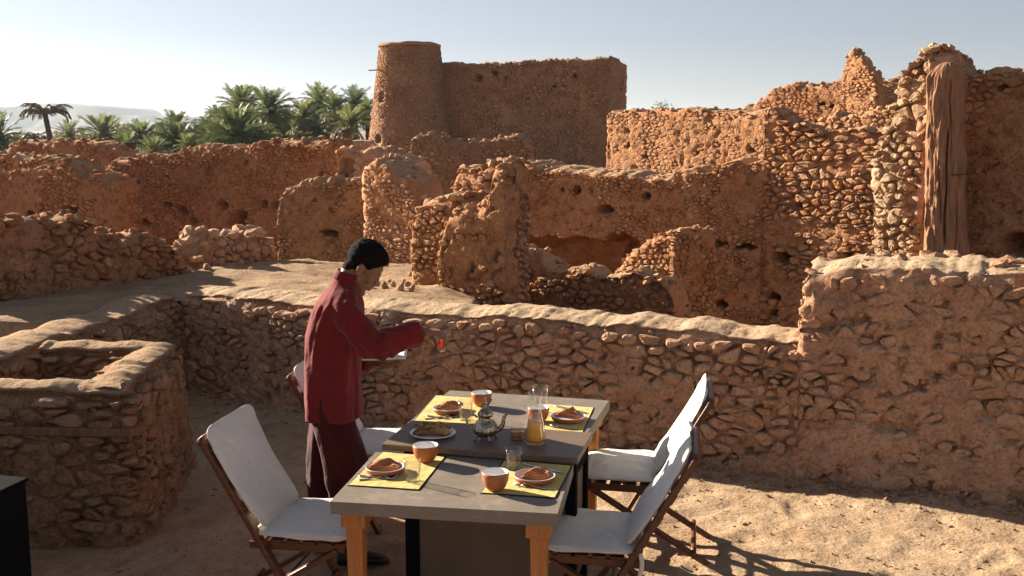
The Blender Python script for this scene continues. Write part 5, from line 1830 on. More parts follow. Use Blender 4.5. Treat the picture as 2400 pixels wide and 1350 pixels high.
ZM = Z0 + MAT_T
placemat([(896, 1059), (1047, 1070), (983, 1150), (812, 1139)], 'yellow placemat with black edge on the near table, left side', Z0)
placemat([(1181, 1078), (1343, 1091), (1303, 1169), (1124, 1157)], 'yellow placemat with black edge on the near table, right side', Z0)
placemat([(1021, 926), (1152, 935), (1117, 996), (967, 988)], 'yellow placemat with black edge on the far table, behind the bread', Z0)
placemat([(1275, 946), (1394, 955), (1366, 1017), (1250, 1006)], 'yellow placemat with black edge on the far table, right of the carafe', Z0)
plate(903, 1106, 0.176, 'plate with napkin at the near left place beside the cut glass', ZM)
plate(1253, 1126, 0.182, 'plate with napkin at the near right place beside the front bowl', ZM)
plate(1050, 966, 0.164, 'plate with napkin at the far left place behind the bread', ZM)
plate(1332, 985, 0.184, 'plate with napkin at the far right place beyond the juice', ZM)
ZP = ZM + 0.006
napkin(902, 1098, ZP, -0.15, 0.135, 0.105, 'orange folded napkin on the near left plate', 1)
napkin(1258, 1118, ZP, -0.1, 0.135, 0.10, 'rust brown napkin on the near right plate, its point towards the bowl', 2, 1)
napkin(1056, 957, ZP, -0.1, 0.125, 0.10, 'orange folded napkin on the far left plate', 3)
napkin(1334, 976, ZP, -0.35, 0.135, 0.10, 'peaked rust napkin on the far right plate', 4, 1)
bowl(998, 1081, 0.118, 0.078, 'terracotta bowl at the near left place, in shade', ZM)
bowl(1161, 1148, 0.116, 0.080, 'terracotta bowl nearest the front edge of the table', ZM)
bowl(1129, 951, 0.113, 0.076, 'terracotta bowl at the far left place behind the teapot', ZM)
bowl(1262, 987, 0.113, 0.076, 'terracotta bowl half hidden behind the juice carafe', ZM)
tumbler(967, 1127, 0.074, 0.100, 'cut glass at the near left place throwing a long shadow', ZM)
tumbler(1204, 1099, 0.074, 0.098, 'cut glass at the near right place below the jam jar', ZM)
tumbler(1091, 984, 0.076, 0.105, 'cut glass at the far left place, left of the teapot', ZM)
tumbler(1266, 968, 0.088, 0.15, 'tall glass standing behind the juice carafe', Z0)
cutlery('knife', 841, 1116, 926, 1123, ZM, 'knife in front of the near left plate')
cutlery('spoon', 840, 1126, 930, 1119, ZM - 0.001, 'spoon lying along the near left knife')
cutlery('knife', 1322, 1109, 1226, 1087, ZM, 'knife behind the near right plate')
cutlery('fork', 1292, 1148, 1203, 1137, ZM, 'fork in front of the near right plate')
cutlery('knife', 1000, 975, 1052, 982, ZM, 'knife in front of the far left plate')
cutlery('spoon', 994, 983, 1074, 977, ZM - 0.001, 'spoon lying along the far left knife')
cutlery('knife', 1374, 969, 1297, 951, ZM, 'knife behind the far right plate')
cutlery('fork', 1360, 1007, 1290, 1000, ZM, 'fork in front of the far right plate')

ZC = TOP + 0.0345
def carafe():
    p = tbl(1255, 1040, ZC)
    root = empty('juice_carafe', p, 0, 'glass carafe half full of orange juice on the dark chest', 'carafe')
    outer = [(0, 0.0), (0.044, 0.0), (0.048, 0.004), (0.0475, 0.03), (0.041, 0.10), (0.030, 0.150), (0.0265, 0.175), (0.027, 0.20), (0.031, 0.232), (0.035, 0.252)]
    inner = [(r - 0.0018, z) for r, z in outer[::-1][:-3]] + [(0.044, 0.014), (0, 0.013)]
    lathe('glass_body', outer + inner, M['glass'], root, 56)
    lathe('juice', [(0, 0.0145), (0.0435, 0.0145), (0.0452, 0.03), (0.0395, 0.098), (0.0375, 0.112), (0, 0.1125)], M['juice'], root, 48)
carafe()

def jar():
    p = tbl(1212, 1027, ZC)
    root = empty('jam_jar', p, 0, 'small round glass jar of apricot jam left of the carafe', 'jar')
    R, h = 0.0335, 0.070
    outer = [(0, 0), (R * 0.9, 0), (R, 0.006), (R, h * 0.60), (R * 0.90, h * 0.72), (R * 0.95, h * 0.78), (R * 0.95, h * 0.94), (R * 0.86, h)]
    inner = [(r - 0.0018, z) for r, z in outer[::-1][:-2]] + [(R - 0.005, 0.006), (0, 0.005)]
    lathe('glass_body', outer + inner, M['glass'], root, 44)
    lathe('jam', [(0, 0.0065), (R - 0.004, 0.0065), (R - 0.0025, 0.012), (R - 0.0025, h * 0.5), (0, h * 0.5)], M['jam'], root, 36)
jar()

def teapot():
    p = tbl(1138, 1030, ZC)
    root = empty('teapot', p, math.radians(-6), 'ornate silver Moroccan teapot with curved spout and handle', 'teapot')
    t = NT('engraved_silver')
    P = t.obj()
    vor = t.n('ShaderNodeTexVoronoi', feature='SMOOTH_F1'); vor.inputs['Scale'].default_value = 95
    t.l(P, vor.inputs['Vector'])
    n = t.noise(P, 30, 5, 0.6)
    c = t.ramp(t.math('ADD', t.math('MULTIPLY', vor.outputs['Distance'], 0.9), t.math('MULTIPLY', n, 0.25)), [(0.2, (0.60, 0.53, 0.42)), (0.5, (0.42, 0.35, 0.25)), (0.8, (0.11, 0.085, 0.055))])
    t.l(c, t.b.inputs['Base Color'])
    t.l(t.bump(vor.outputs['Distance'], 0.004, 0.9), t.b.inputs['Normal'])
    t.b.inputs['Metallic'].default_value = 0.95
    rough(t, 0.30, 0.5)
    sv = t.m
    body = [(0.030, 0.016), (0.040, 0.020), (0.054, 0.032), (0.0615, 0.050), (0.059, 0.066), (0.050, 0.082), (0.040, 0.094), (0.034, 0.102), (0.033, 0.114), (0.036, 0.120), (0.037, 0.124)]
    lathe('pot_body', [(0, 0.014)] + body, sv, root, 60, flute=(14, 0.018, 0.095, 0.018))
    lid = [(0.038, 0.124), (0.039, 0.128), (0.033, 0.138), (0.024, 0.150), (0.015, 0.158), (0.009, 0.163), (0.007, 0.170), (0.011, 0.176), (0.011, 0.182), (0.005, 0.190), (0.0035, 0.205), (0, 0.216)]
    o = lathe('lid', lid, sv, root, 40, flute=(12, 0.129, 0.156, 0.03))
    for k in range(4):
        a = k * math.pi / 2 + 0.5
        V, F = [], []
        for j, (r, z, w) in enumerate(((0.040, 0.028, 0.007), (0.050, 0.020, 0.006), (0.052, 0.010, 0.0045), (0.056, 0.0, 0.006))):
            for i in range(8):
                b = i / 8 * 2 * math.pi
                V.append((math.cos(a) * (r + math.cos(b) * w) - math.sin(a) * math.sin(b) * w, math.sin(a) * (r + math.cos(b) * w) + math.cos(a) * math.sin(b) * w, z))
            if j:
                for i in range(8):
                    F.append(((j - 1) * 8 + i, (j - 1) * 8 + (i + 1) % 8, j * 8 + (i + 1) % 8, j * 8 + i))
        F.append(tuple(24 + i for i in range(8)))
        mesh_obj('foot', V, F, sv, root)
    def tube(name, pts, rads):
        V, F = [], []
        pts = [np.array(q, float) for q in pts]
        for j, q in enumerate(pts):
            d = pts[min(j + 1, len(pts) - 1)] - pts[max(j - 1, 0)]
            d /= np.linalg.norm(d)
            s = np.array([0, 1.0, 0]); u = np.cross(d, s); u /= np.linalg.norm(u)
            for i in range(12):
                b = i / 12 * 2 * math.pi
                V.append(q + (s * math.cos(b) + u * math.sin(b)) * rads[j])
            if j:
                for i in range(12):
                    F.append(((j - 1) * 12 + i, (j - 1) * 12 + (i + 1) % 12, j * 12 + (i + 1) % 12, j * 12 + i))
        F.append(tuple(range(12))); F.append(tuple((len(pts) - 1) * 12 + i for i in range(12)))
        return mesh_obj(name, V, F, sv, root)
    def curve(ctrl, n=22):
        ctrl = np.array(ctrl, float)
        out = []
        m = len(ctrl)
        for f in np.linspace(0, m - 1.001, n):
            i = int(f); tt = f - i
            p0, p1, p2, p3 = ctrl[max(i - 1, 0)], ctrl[i], ctrl[min(i + 1, m - 1)], ctrl[min(i + 2, m - 1)]
            out.append(0.5 * ((2 * p1) + (p2 - p0) * tt + (2 * p0 - 5 * p1 + 4 * p2 - p3) * tt ** 2 + (3 * p1 - p0 - 3 * p2 + p3) * tt ** 3))
        return out
    sp = curve([(0.050, 0, 0.048), (0.070, 0, 0.056), (0.084, 0, 0.078), (0.088, 0, 0.104), (0.098, 0, 0.126), (0.110, 0, 0.134)])
    tube('spout', sp, list(np.linspace(0.014, 0.0055, len(sp))))
    hd = curve([(-0.036, 0, 0.108), (-0.060, 0, 0.122), (-0.084, 0, 0.116), (-0.092, 0, 0.092), (-0.082, 0, 0.066), (-0.062, 0, 0.046), (-0.046, 0, 0.034)])
    tube('handle', hd, [0.0052] * len(hd))
teapot()

def bread():
    p = tbl(1015, 1020, ZC)
    R = 0.112
    o = lathe('bread_plate', [(0, 0.0), (R * 0.62, 0), (R * 0.72, 0.004), (R, 0.014), (R, 0.017), (R * 0.70, 0.008), (0, 0.0065)], M['glaze'], None, 56, p)
    tag(o, 'white plate under the bread on the dark chest', 'plate')
    t = NT('bread_crust')
    P = t.obj()
    n = t.noise(P, 30, 6, 0.7, 0.8); n2 = t.noise(P, 11, 4, 0.6)
    c = t.ramp(n, [(0.36, (0.10, 0.036, 0.016)), (0.47, (0.34, 0.16, 0.055)), (0.56, (0.60, 0.40, 0.17)), (0.72, (0.74, 0.60, 0.33))])
    c = t.mix(c, (0.36, 0.17, 0.06), t.maprange(n2, 0.45, 0.65, 0, 0.6))
    t.l(c, t.b.inputs['Base Color'])
    t.l(t.bump(n, 0.010, 0.8), t.b.inputs['Normal'])
    rough(t, 0.8, 0.2)
    root = empty('bread', (p[0], p[1], ZC + 0.009), 0, 'piled slices of golden brown bread on the white plate', 'bread')
    specs = [(-0.042, -0.012, 0.010, 0.070, 0.060, 0.028, 0.2, -0.15), (0.028, -0.004, 0.012, 0.075, 0.062, 0.03, -0.3, 0.12), (-0.012, 0.004, 0.034, 0.078, 0.058, 0.024, 0.35, 0.10), (0.050, 0.010, 0.030, 0.045, 0.05, 0.022, -0.2, 0.5), (-0.055, 0.010, 0.030, 0.04, 0.045, 0.022, 0.5, -0.4)]
    for i, (x, y, z, a, b, h, rz, ry) in enumerate(specs):
        V, F = cushion_vf(2 * a * 0.8, 2 * b * 0.75, h * 1.3, 0.55, 30, 16, i, 0.004)
        V = V + 0.004 * np.column_stack([fbm(V * 45 + k * 9 + i, 3, k) for k in range(3)])
        s = mesh_obj('bread_slice', V, F, t.m, root)
        s.location = (x, y, z + 0.004); s.rotation_euler = (0.1 * i - 0.2, ry * 0.6, rz)
bread()

def crumbs():
    rng = np.random.default_rng(8)
    c = tbl(1015, 1020, ZC)
    V, F = [], []; nv = 0
    for i in range(90):
        r = 0.0012 * rng.uniform(0.6, 2.4)
        a, d = rng.uniform(0, 6.3), 0.115 + abs(rng.normal(0, 0.06))
        x, y = math.cos(a) * d, math.sin(a) * d * 0.6
        Q = ROCKS_LO[i % 10][0] * r + np.array([x, y, r * 0.6])
        V.append(Q); F.append(ROCKS_LO[i % 10][1] + nv); nv += len(Q)
    o = bpy.data.objects.new('crumbs', np_mesh('crumbs', np.concatenate(V), None, M['st_pale'], False, np.concatenate(F)))
    link(o); o.location = c; o['kind'] = 'stuff'
crumbs()

# black cabinet at the lower left corner
def cabinet():
    c = on_z(54, 1108, 0.75)
    root = empty('cabinet', (c[0] - 0.27, c[1] - 0.36, 0), math.radians(-14), 'black boxy cabinet cut off at the lower left corner', 'cabinet')
    box_part('body', root, (-0.30, 0.28, -0.30, 0.30, 0.02, 0.755), M['black'], 0.006)
    box_part('top_panel', root, (-0.31, 0.29, -0.31, 0.31, 0.758, 0.772), M['black'], 0.004)
    box_part('door', root, (-0.28, 0.26, -0.316, -0.303, 0.05, 0.70), M['black'], 0.004)
    box_part('handle', root, (0.20, 0.215, -0.335, -0.318, 0.45, 0.57), M['steel'], 0.003)
    for x in (-0.26, 0.24):
        for y in (-0.26, 0.26):
            box_part('foot', root, (x - 0.02, x + 0.02, y - 0.02, y + 0.02, 0.0, 0.019), M['black'], 0.002)
cabinet()

# ------------------------------------------------------------------ the man
def mat_skin():
    t = NT('skin')
    P = t.obj()
    n = t.noise(P, 14, 4, 0.6)
    c = t.ramp(n, [(0.3, (0.20, 0.088, 0.046)), (0.7, (0.27, 0.128, 0.072))])
    t.l(c, t.b.inputs['Base Color'])
    t.l(t.bump(t.noise(P, 260, 3, 0.6), 0.0006, 0.5), t.b.inputs['Normal'])
    t.b.inputs['Subsurface Weight'].default_value = 0.12
    t.b.inputs['Subsurface Radius'].default_value = (0.012, 0.005, 0.003)
    rough(t, 0.5, 0.4)
    return t.m
M['skin'] = mat_skin()
M['maroon'] = mat_cloth('maroon_cotton', (0.155, 0.013, 0.013), 500, 0.0006, 0.15)
M['maroon_shaded'] = mat_cloth('maroon_trousers', (0.062, 0.007, 0.008), 500, 0.0006, 0.12)  # darker maroon than the tunic: shade on the legs painted into the cloth
M['hair'] = mat_plain('black_hair', (0.010, 0.008, 0.007), 0.85, 0, 0.08, 0.4, 120, 0.006, 160)
M['shoe'] = mat_plain('black_shoe', (0.012, 0.011, 0.011), 0.4, 0, 0.4)
M['linen'] = mat_cloth('white_linen', (0.80, 0.78, 0.74))

MAN = (-0.925, 5.42, 0.0)
MAN_YAW = math.radians(9)
man = empty('person', MAN, MAN_YAW, 'man in a maroon tunic leaning over the table to set down a glass of tea', 'person')

def blob(c, r, rot=None, sub=2):
    V = (ICO_V if sub == 2 else ICO1_V) * np.array(r)
    if rot is not None:
        V = V @ np.array(Euler(rot).to_matrix()).T
    return V + np.array(c), [tuple(f) for f in (ICO_F if sub == 2 else ICO1_F)]

def limb(pts, rads, n=16):
    """a closed tapered tube with round ends"""
    P = [np.array(p, float) for p in pts]
    parts = []
    for i in range(len(P)):
        parts.append(blob(P[i], (rads[i],) * 3))
        if i:
            a, b = P[i - 1], P[i]
            d = b - a; L = np.linalg.norm(d); d /= L
            s = np.cross(d, (0.31, 0.57, 0.76)); s /= np.linalg.norm(s); u = np.cross(d, s)
            V, F = [], []
            for (q, r) in ((a, rads[i - 1]), (b, rads[i])):
                for k in range(n):
                    t = k / n * 2 * math.pi
                    V.append(q + (s * math.cos(t) + u * math.sin(t)) * r)
            for k in range(n):
                F.append((k, (k + 1) % n, n + (k + 1) % n, n + k))
            F.append(tuple(range(n))[::-1]); F.append(tuple(n + k for k in range(n)))
            parts.append((np.array(V), F))
    return parts

# head frame
HC = np.array([0.165, 0.0, 1.565])
HP = math.radians(40)                                               # looking down
def head_mat():
    return Matrix.Translation(Vector(HC)) @ Matrix.Rotation(math.radians(-4), 4, 'Z') @ Matrix.Rotation(HP, 4, 'Y')
HM = head_mat()
def to_head(V):
    A = np.array(HM)
    return np.asarray(V, float) @ A[:3, :3].T + A[:3, 3]

SH_R, EL_R, WR_R = (0.055, -0.185, 1.385), (0.205, -0.245, 1.20), (0.445, -0.17, 1.245)
SH_L, EL_L, WR_L = (0.055, 0.185, 1.385), (0.02, 0.25, 1.09), (0.20, 0.09, 1.035)

def hand_parts(wrist, fwd, up, side, curl, spread, thumb, scale=1.0):
    """palm plus four fingers and a thumb; side = +1 puts the thumb on the +lateral side"""
    f = np.array(fwd, float); f /= np.linalg.norm(f)
    u = np.array(up, float); u -= f * (u @ f); u /= np.linalg.norm(u)
    l = np.cross(u, f) * side
    w = np.array(wrist, float)
    P = lambda a, b, c: w + (f * a + l * b + u * c) * scale
    parts = limb([P(-0.02, 0, 0), P(0.02, 0, 0)], [0.026 * scale, 0.026 * scale])
    # palm as a bundle of tapered bones
    for b in (-0.030, -0.011, 0.009, 0.028):
        parts += limb([P(0.012, b * 0.65, 0), P(0.088 - abs(b) * 0.3, b, 0.003)], [0.0155 * scale, 0.0125 * scale])
    lens = [0.066, 0.080, 0.086, 0.078]
    for k, b in enumerate((-0.032, -0.011, 0.010, 0.030)):
        L = lens[k]
        base = P(0.088 - abs(b) * 0.3, b, 0.003)
        pts = [base]
        ang = 0.0
        q = base
        for j, (fr, cu) in enumerate(((0.46, curl[0]), (0.31, curl[1]), (0.23, curl[2]))):
            ang += cu
            d = f * math.cos(ang) - u * math.sin(ang) + l * (b * spread)
            q = q + d / np.linalg.norm(d) * L * fr * scale
            pts.append(q)
        parts += limb(pts, [0.0098 * scale, 0.0088 * scale, 0.008 * scale, 0.0066 * scale], 12)
    tp = [P(*a) for a in thumb]
    parts += limb(tp, [0.0135 * scale, 0.0115 * scale, 0.0098 * scale, 0.0078 * scale][:len(tp)], 12)
    return parts

def build_body():
    parts = []
    # trunk and limbs under the clothes
    parts += limb([(-0.005, 0, 0.93), (-0.01, 0, 1.08), (0.005, 0, 1.25), (0.03, 0, 1.36)], [0.125, 0.115, 0.12, 0.10])
    parts += limb([(0.05, -0.125, 1.35), (0.05, 0.125, 1.35)], [0.045, 0.045])
    parts += limb([(0.05, -0.145, 1.335), EL_R, WR_R], [0.036, 0.034, 0.030])
    parts += limb([(0.05, 0.145, 1.335), EL_L, WR_L], [0.036, 0.034, 0.030])
    parts += limb([(0.0, -0.09, 0.90), (0.05, -0.10, 0.50), (0.04, -0.10, 0.10)], [0.085, 0.058, 0.04])
    parts += limb([(0.0, 0.09, 0.90), (-0.03, 0.10, 0.50), (-0.08, 0.10, 0.10)], [0.085, 0.058, 0.04])
    parts += limb([(0.04, -0.10, 0.08), (0.13, -0.105, 0.05)], [0.04, 0.032])
    parts += limb([(-0.08, 0.10, 0.08), (0.01, 0.105, 0.05)], [0.04, 0.032])
    # neck
    nb = np.array([0.062, 0, 1.43])
    n1 = to_head([[-0.030, 0, -0.075]])[0]; n2 = to_head([[0.0, 0, -0.03]])[0]
    parts += limb([nb, n1, n2], [0.064, 0.054, 0.050])
    # head, in its own frame: x forward, z up
    H = []
    H.append(blob((-0.012, 0, 0.032), (0.098, 0.077, 0.088)))
    H.append(blob((0.030, 0, 0.015), (0.066, 0.066, 0.074)))
    H.append(blob((0.034, 0, -0.045), (0.056, 0.057, 0.074)))
    H.append(blob((0.038, 0, -0.094), (0.052, 0.045, 0.034)))
    H.append(blob((0.076, 0, -0.114), (0.021, 0.023, 0.018)))
    H.append(blob((0.072, 0, -0.010), (0.024, 0.030, 0.034)))
    H.append(blob((0.074, 0, -0.062), (0.024, 0.030, 0.030)))
    H.append(blob((0.012, 0.046, -0.062), (0.034, 0.014, 0.034), (0, 0.3, 0)))
    H.append(blob((0.012, -0.046, -0.062), (0.034, 0.014, 0.034), (0, 0.3, 0)))
    for s in (-1, 1):
        H.append(blob((0.079, s * 0.028, 0.022), (0.014, 0.026, 0.009), (0, 0, -s * 0.25)))
        H.append(blob((0.062, s * 0.040, -0.030), (0.024, 0.020, 0.024)))
        H.append(blob((0.078, s * 0.030, 0.000), (0.011, 0.014, 0.010)))
        H.append(blob((-0.010, s * 0.078, -0.012), (0.019, 0.008, 0.033), (0, -0.25, s * -0.35)))
        H.append(blob((-0.004, s * 0.078, -0.036), (0.009, 0.006, 0.011)))
    for p in limb([(0.086, 0, 0.012), (0.098, 0, -0.014), (0.107, 0, -0.034)], [0.0095, 0.0105, 0.0125]):
        H.append(p)
    H.append(blob((0.100, 0.011, -0.042), (0.010, 0.008, 0.008)))
    H.append(blob((0.100, -0.011, -0.042), (0.010, 0.008, 0.008)))
    H.append(blob((0.090, 0, -0.054), (0.012, 0.014, 0.012)))
    H.append(blob((0.094, 0, -0.0655), (0.011, 0.024, 0.0062)))
    H.append(blob((0.092, 0, -0.0785), (0.011, 0.020, 0.0068)))
    parts += [(to_head(v), f) for v, f in H]
    # hands
    parts += hand_parts(WR_R, (1, 0.10, -0.08), (0.12, 0, 1), 1, (0.62, 0.75, 0.55), 0.5,
                        [(0.022, 0.026, -0.004), (0.048, 0.040, -0.020), (0.066, 0.030, -0.044), (0.072, 0.018, -0.064)], 1.12)
    parts += hand_parts(WR_L, (0.92, -0.38, 0.02), (0.0, 0.0, -1), 1, (0.05, 0.12, 0.12), 2.0,
                        [(0.022, 0.026, 0.0), (0.045, 0.048, -0.003), (0.066, 0.062, -0.006), (0.084, 0.068, -0.010)])
    V, F = join_vf(*[(v.tolist(), f) for v, f in parts])
    tmp = mesh_obj('body_tmp', V, F, None)
    md = tmp.modifiers.new('r', 'REMESH'); md.mode = 'VOXEL'; md.voxel_size = 0.0042
    ms = tmp.modifiers.new('s', 'SMOOTH'); ms.factor = 0.5; ms.iterations = 4
    dg = bpy.context.evaluated_depsgraph_get()
    me = bpy.data.meshes.new_from_object(tmp.evaluated_get(dg))
    bpy.data.objects.remove(tmp)
    me.name = 'body'
    me.materials.clear()
    me.materials.append(M['skin'])
    me.polygons.foreach_set('use_smooth', [True] * len(me.polygons))
    o = bpy.data.objects.new('body', me)
    link(o, man)
    return o
build_body()

def face_bits():
    for s in (-1, 1):
        V, F = blob((0.0862, s * 0.031, -0.003), (0.0055, 0.0125, 0.0030), (0, 0.3, -s * 0.25))
        mesh_obj('eye', to_head(V), F, M['hair'], man)
        V, F = blob((0.0885, s * 0.030, 0.0205), (0.006, 0.0195, 0.0042), (s * 0.10, 0, -s * 0.28))
        mesh_obj('eyebrow', to_head(V), F, M['hair'], man)
    V, F = blob((0.1035, 0, -0.0718), (0.004, 0.019, 0.0011))
    mesh_obj('mouth_line', to_head(V), F, M['shoe'], man)
face_bits()

def hair():
    n, m = 64, 44
    V, F = [], []
    for j in range(m + 1):
        ph = math.pi * j / m
        for i in range(n):
            th = i / n * 2 * math.pi
            d = np.array([math.sin(ph) * math.cos(th), math.sin(ph) * math.sin(th), math.cos(ph)])
            p = np.array([-0.010, 0, 0.034]) + d * np.array([0.101, 0.0805, 0.0905])
            if p[0] > 0.02:
                p[0] = 0.02 + (p[0] - 0.02) * 0.98
            line = np.interp(p[0], [-0.12, -0.09, -0.055, -0.028, -0.005, 0.030, 0.042, 0.060, 0.075, 0.10], [-0.108, -0.106, -0.082, -0.042, 0.012, 0.004, 0.030, 0.052, 0.066, 0.074])
            t = np.clip((p[2] - line + 0.006) / 0.012, 0, 1)
            full = np.clip((p[2] - 0.03) / 0.07, 0, 1)             # clipped short at the sides, longer on top
            q = np.array([[*(p * 120)]])
            grow = -0.012 + t * (0.0135 + 0.016 * full + 0.004 * float(fbm(q, 2, 7)[0]))
            V.append(p + d * grow)
        if j:
            for i in range(n):
                F.append(((j - 1) * n + i, j * n + i, j * n + (i + 1) % n, (j - 1) * n + (i + 1) % n))
    V = [tuple(v) for v in V]
    rng = np.random.default_rng(4)
    for _ in range(2600):                                            # separate locks standing off the scalp
        d = rng.normal(size=3); d /= np.linalg.norm(d)
        p = np.array([-0.010, 0, 0.034]) + d * np.array([0.101, 0.0805, 0.0905])
        line = np.interp(p[0], [-0.12, -0.09, -0.055, -0.028, -0.005, 0.030, 0.042, 0.060, 0.075, 0.10], [-0.105, -0.103, -0.08, -0.04, 0.014, 0.006, 0.032, 0.054, 0.068, 0.078])
        if p[2] < line: continue
        full = np.clip((p[2] - 0.03) / 0.07, 0, 1)
        base = p + d * (0.004 + 0.013 * full)
        dirv = d * 0.45 + np.array([0.8, 0, -0.1]) + rng.normal(size=3) * 0.3
        dirv /= np.linalg.norm(dirv)
        L = 0.003 + 0.010 * full * rng.uniform(0.5, 1.2)
        e = np.cross(dirv, rng.normal(size=3)); e /= np.linalg.norm(e)
        k = len(V)
        V += [tuple(base - e * 0.0013), tuple(base + e * 0.0013), tuple(base + dirv * L)]
        F.append((k, k + 1, k + 2))
    bv, bf = blob((-0.054, 0, -0.038), (0.040, 0.050, 0.056))       # cropped nape
    k = len(V)
    V += [tuple(q) for q in bv]; F += [tuple(i + k for i in f) for f in bf]
    mesh_obj('hair', to_head(np.array(V)), F, M['hair'], man)
hair()

def rings_mesh(name, rings, mat, n=72, fold=None, thick=0.004, close=False):
    """cloth tube from rings (centre, axis a, axis b, radius a, radius b)"""
    V, F = [], []
    for j, (c, A, B, ra, rb) in enumerate(rings):
        c, A, B = np.array(c, float), np.array(A, float), np.array(B, float)
        for i in range(n):
            t = i / n * 2 * math.pi
            e = 0.85
            ct = math.copysign(abs(math.cos(t)) ** e, math.cos(t)); st = math.copysign(abs(math.sin(t)) ** e, math.sin(t))
            k = 1.0 + (fold(j / (len(rings) - 1), t) if fold else 0)
            V.append(c + A * ct * ra * k + B * st * rb * k)
        if j:
            for i in range(n):
                F.append(((j - 1) * n + i, (j - 1) * n + (i + 1) % n, j * n + (i + 1) % n, j * n + i))
    o = mesh_obj(name, V, F, mat, man)
    if thick:
        so = o.modifiers.new('solid', 'SOLIDIFY'); so.thickness = thick; so.offset = -1
    return o

def rings_vf(rings, n, fold):
    """the same tube closed at both ends"""
    V, F = [], []
    m = len(rings)
    for j, (c, A, B, ra, rb) in enumerate(rings):
        c, A, B = np.array(c, float), np.array(A, float), np.array(B, float)
        for i in range(n):
            t = i / n * 2 * math.pi
            ct = math.copysign(abs(math.cos(t)) ** 0.85, math.cos(t)); st = math.copysign(abs(math.sin(t)) ** 0.85, math.sin(t))
            k = 1.0 + fold(j / (m - 1), t)
            V.append(tuple(c + A * ct * ra * k + B * st * rb * k))
        if j:
            for i in range(n):
                F.append(((j - 1) * n + i, (j - 1) * n + (i + 1) % n, j * n + (i + 1) % n, j * n + i))
    F.append(tuple(range(n))[::-1]); F.append(tuple((m - 1) * n + i for i in range(n)))
    return V, F

def spline_rings(keys, n):
    K = np.array(keys, float)
    f = np.linspace(0, len(K) - 1, n)
    out = np.zeros((n, K.shape[1]))
    for q, ff in enumerate(f):
        i = min(int(ff), len(K) - 2); t = ff - i
        p0, p1, p2, p3 = K[max(i - 1, 0)], K[i], K[i + 1], K[min(i + 2, len(K) - 1)]
        out[q] = 0.5 * (2 * p1 + (p2 - p0) * t + (2 * p0 - 5 * p1 + 4 * p2 - p3) * t * t + (3 * p1 - p0 - 3 * p2 + p3) * t ** 3)
    return out

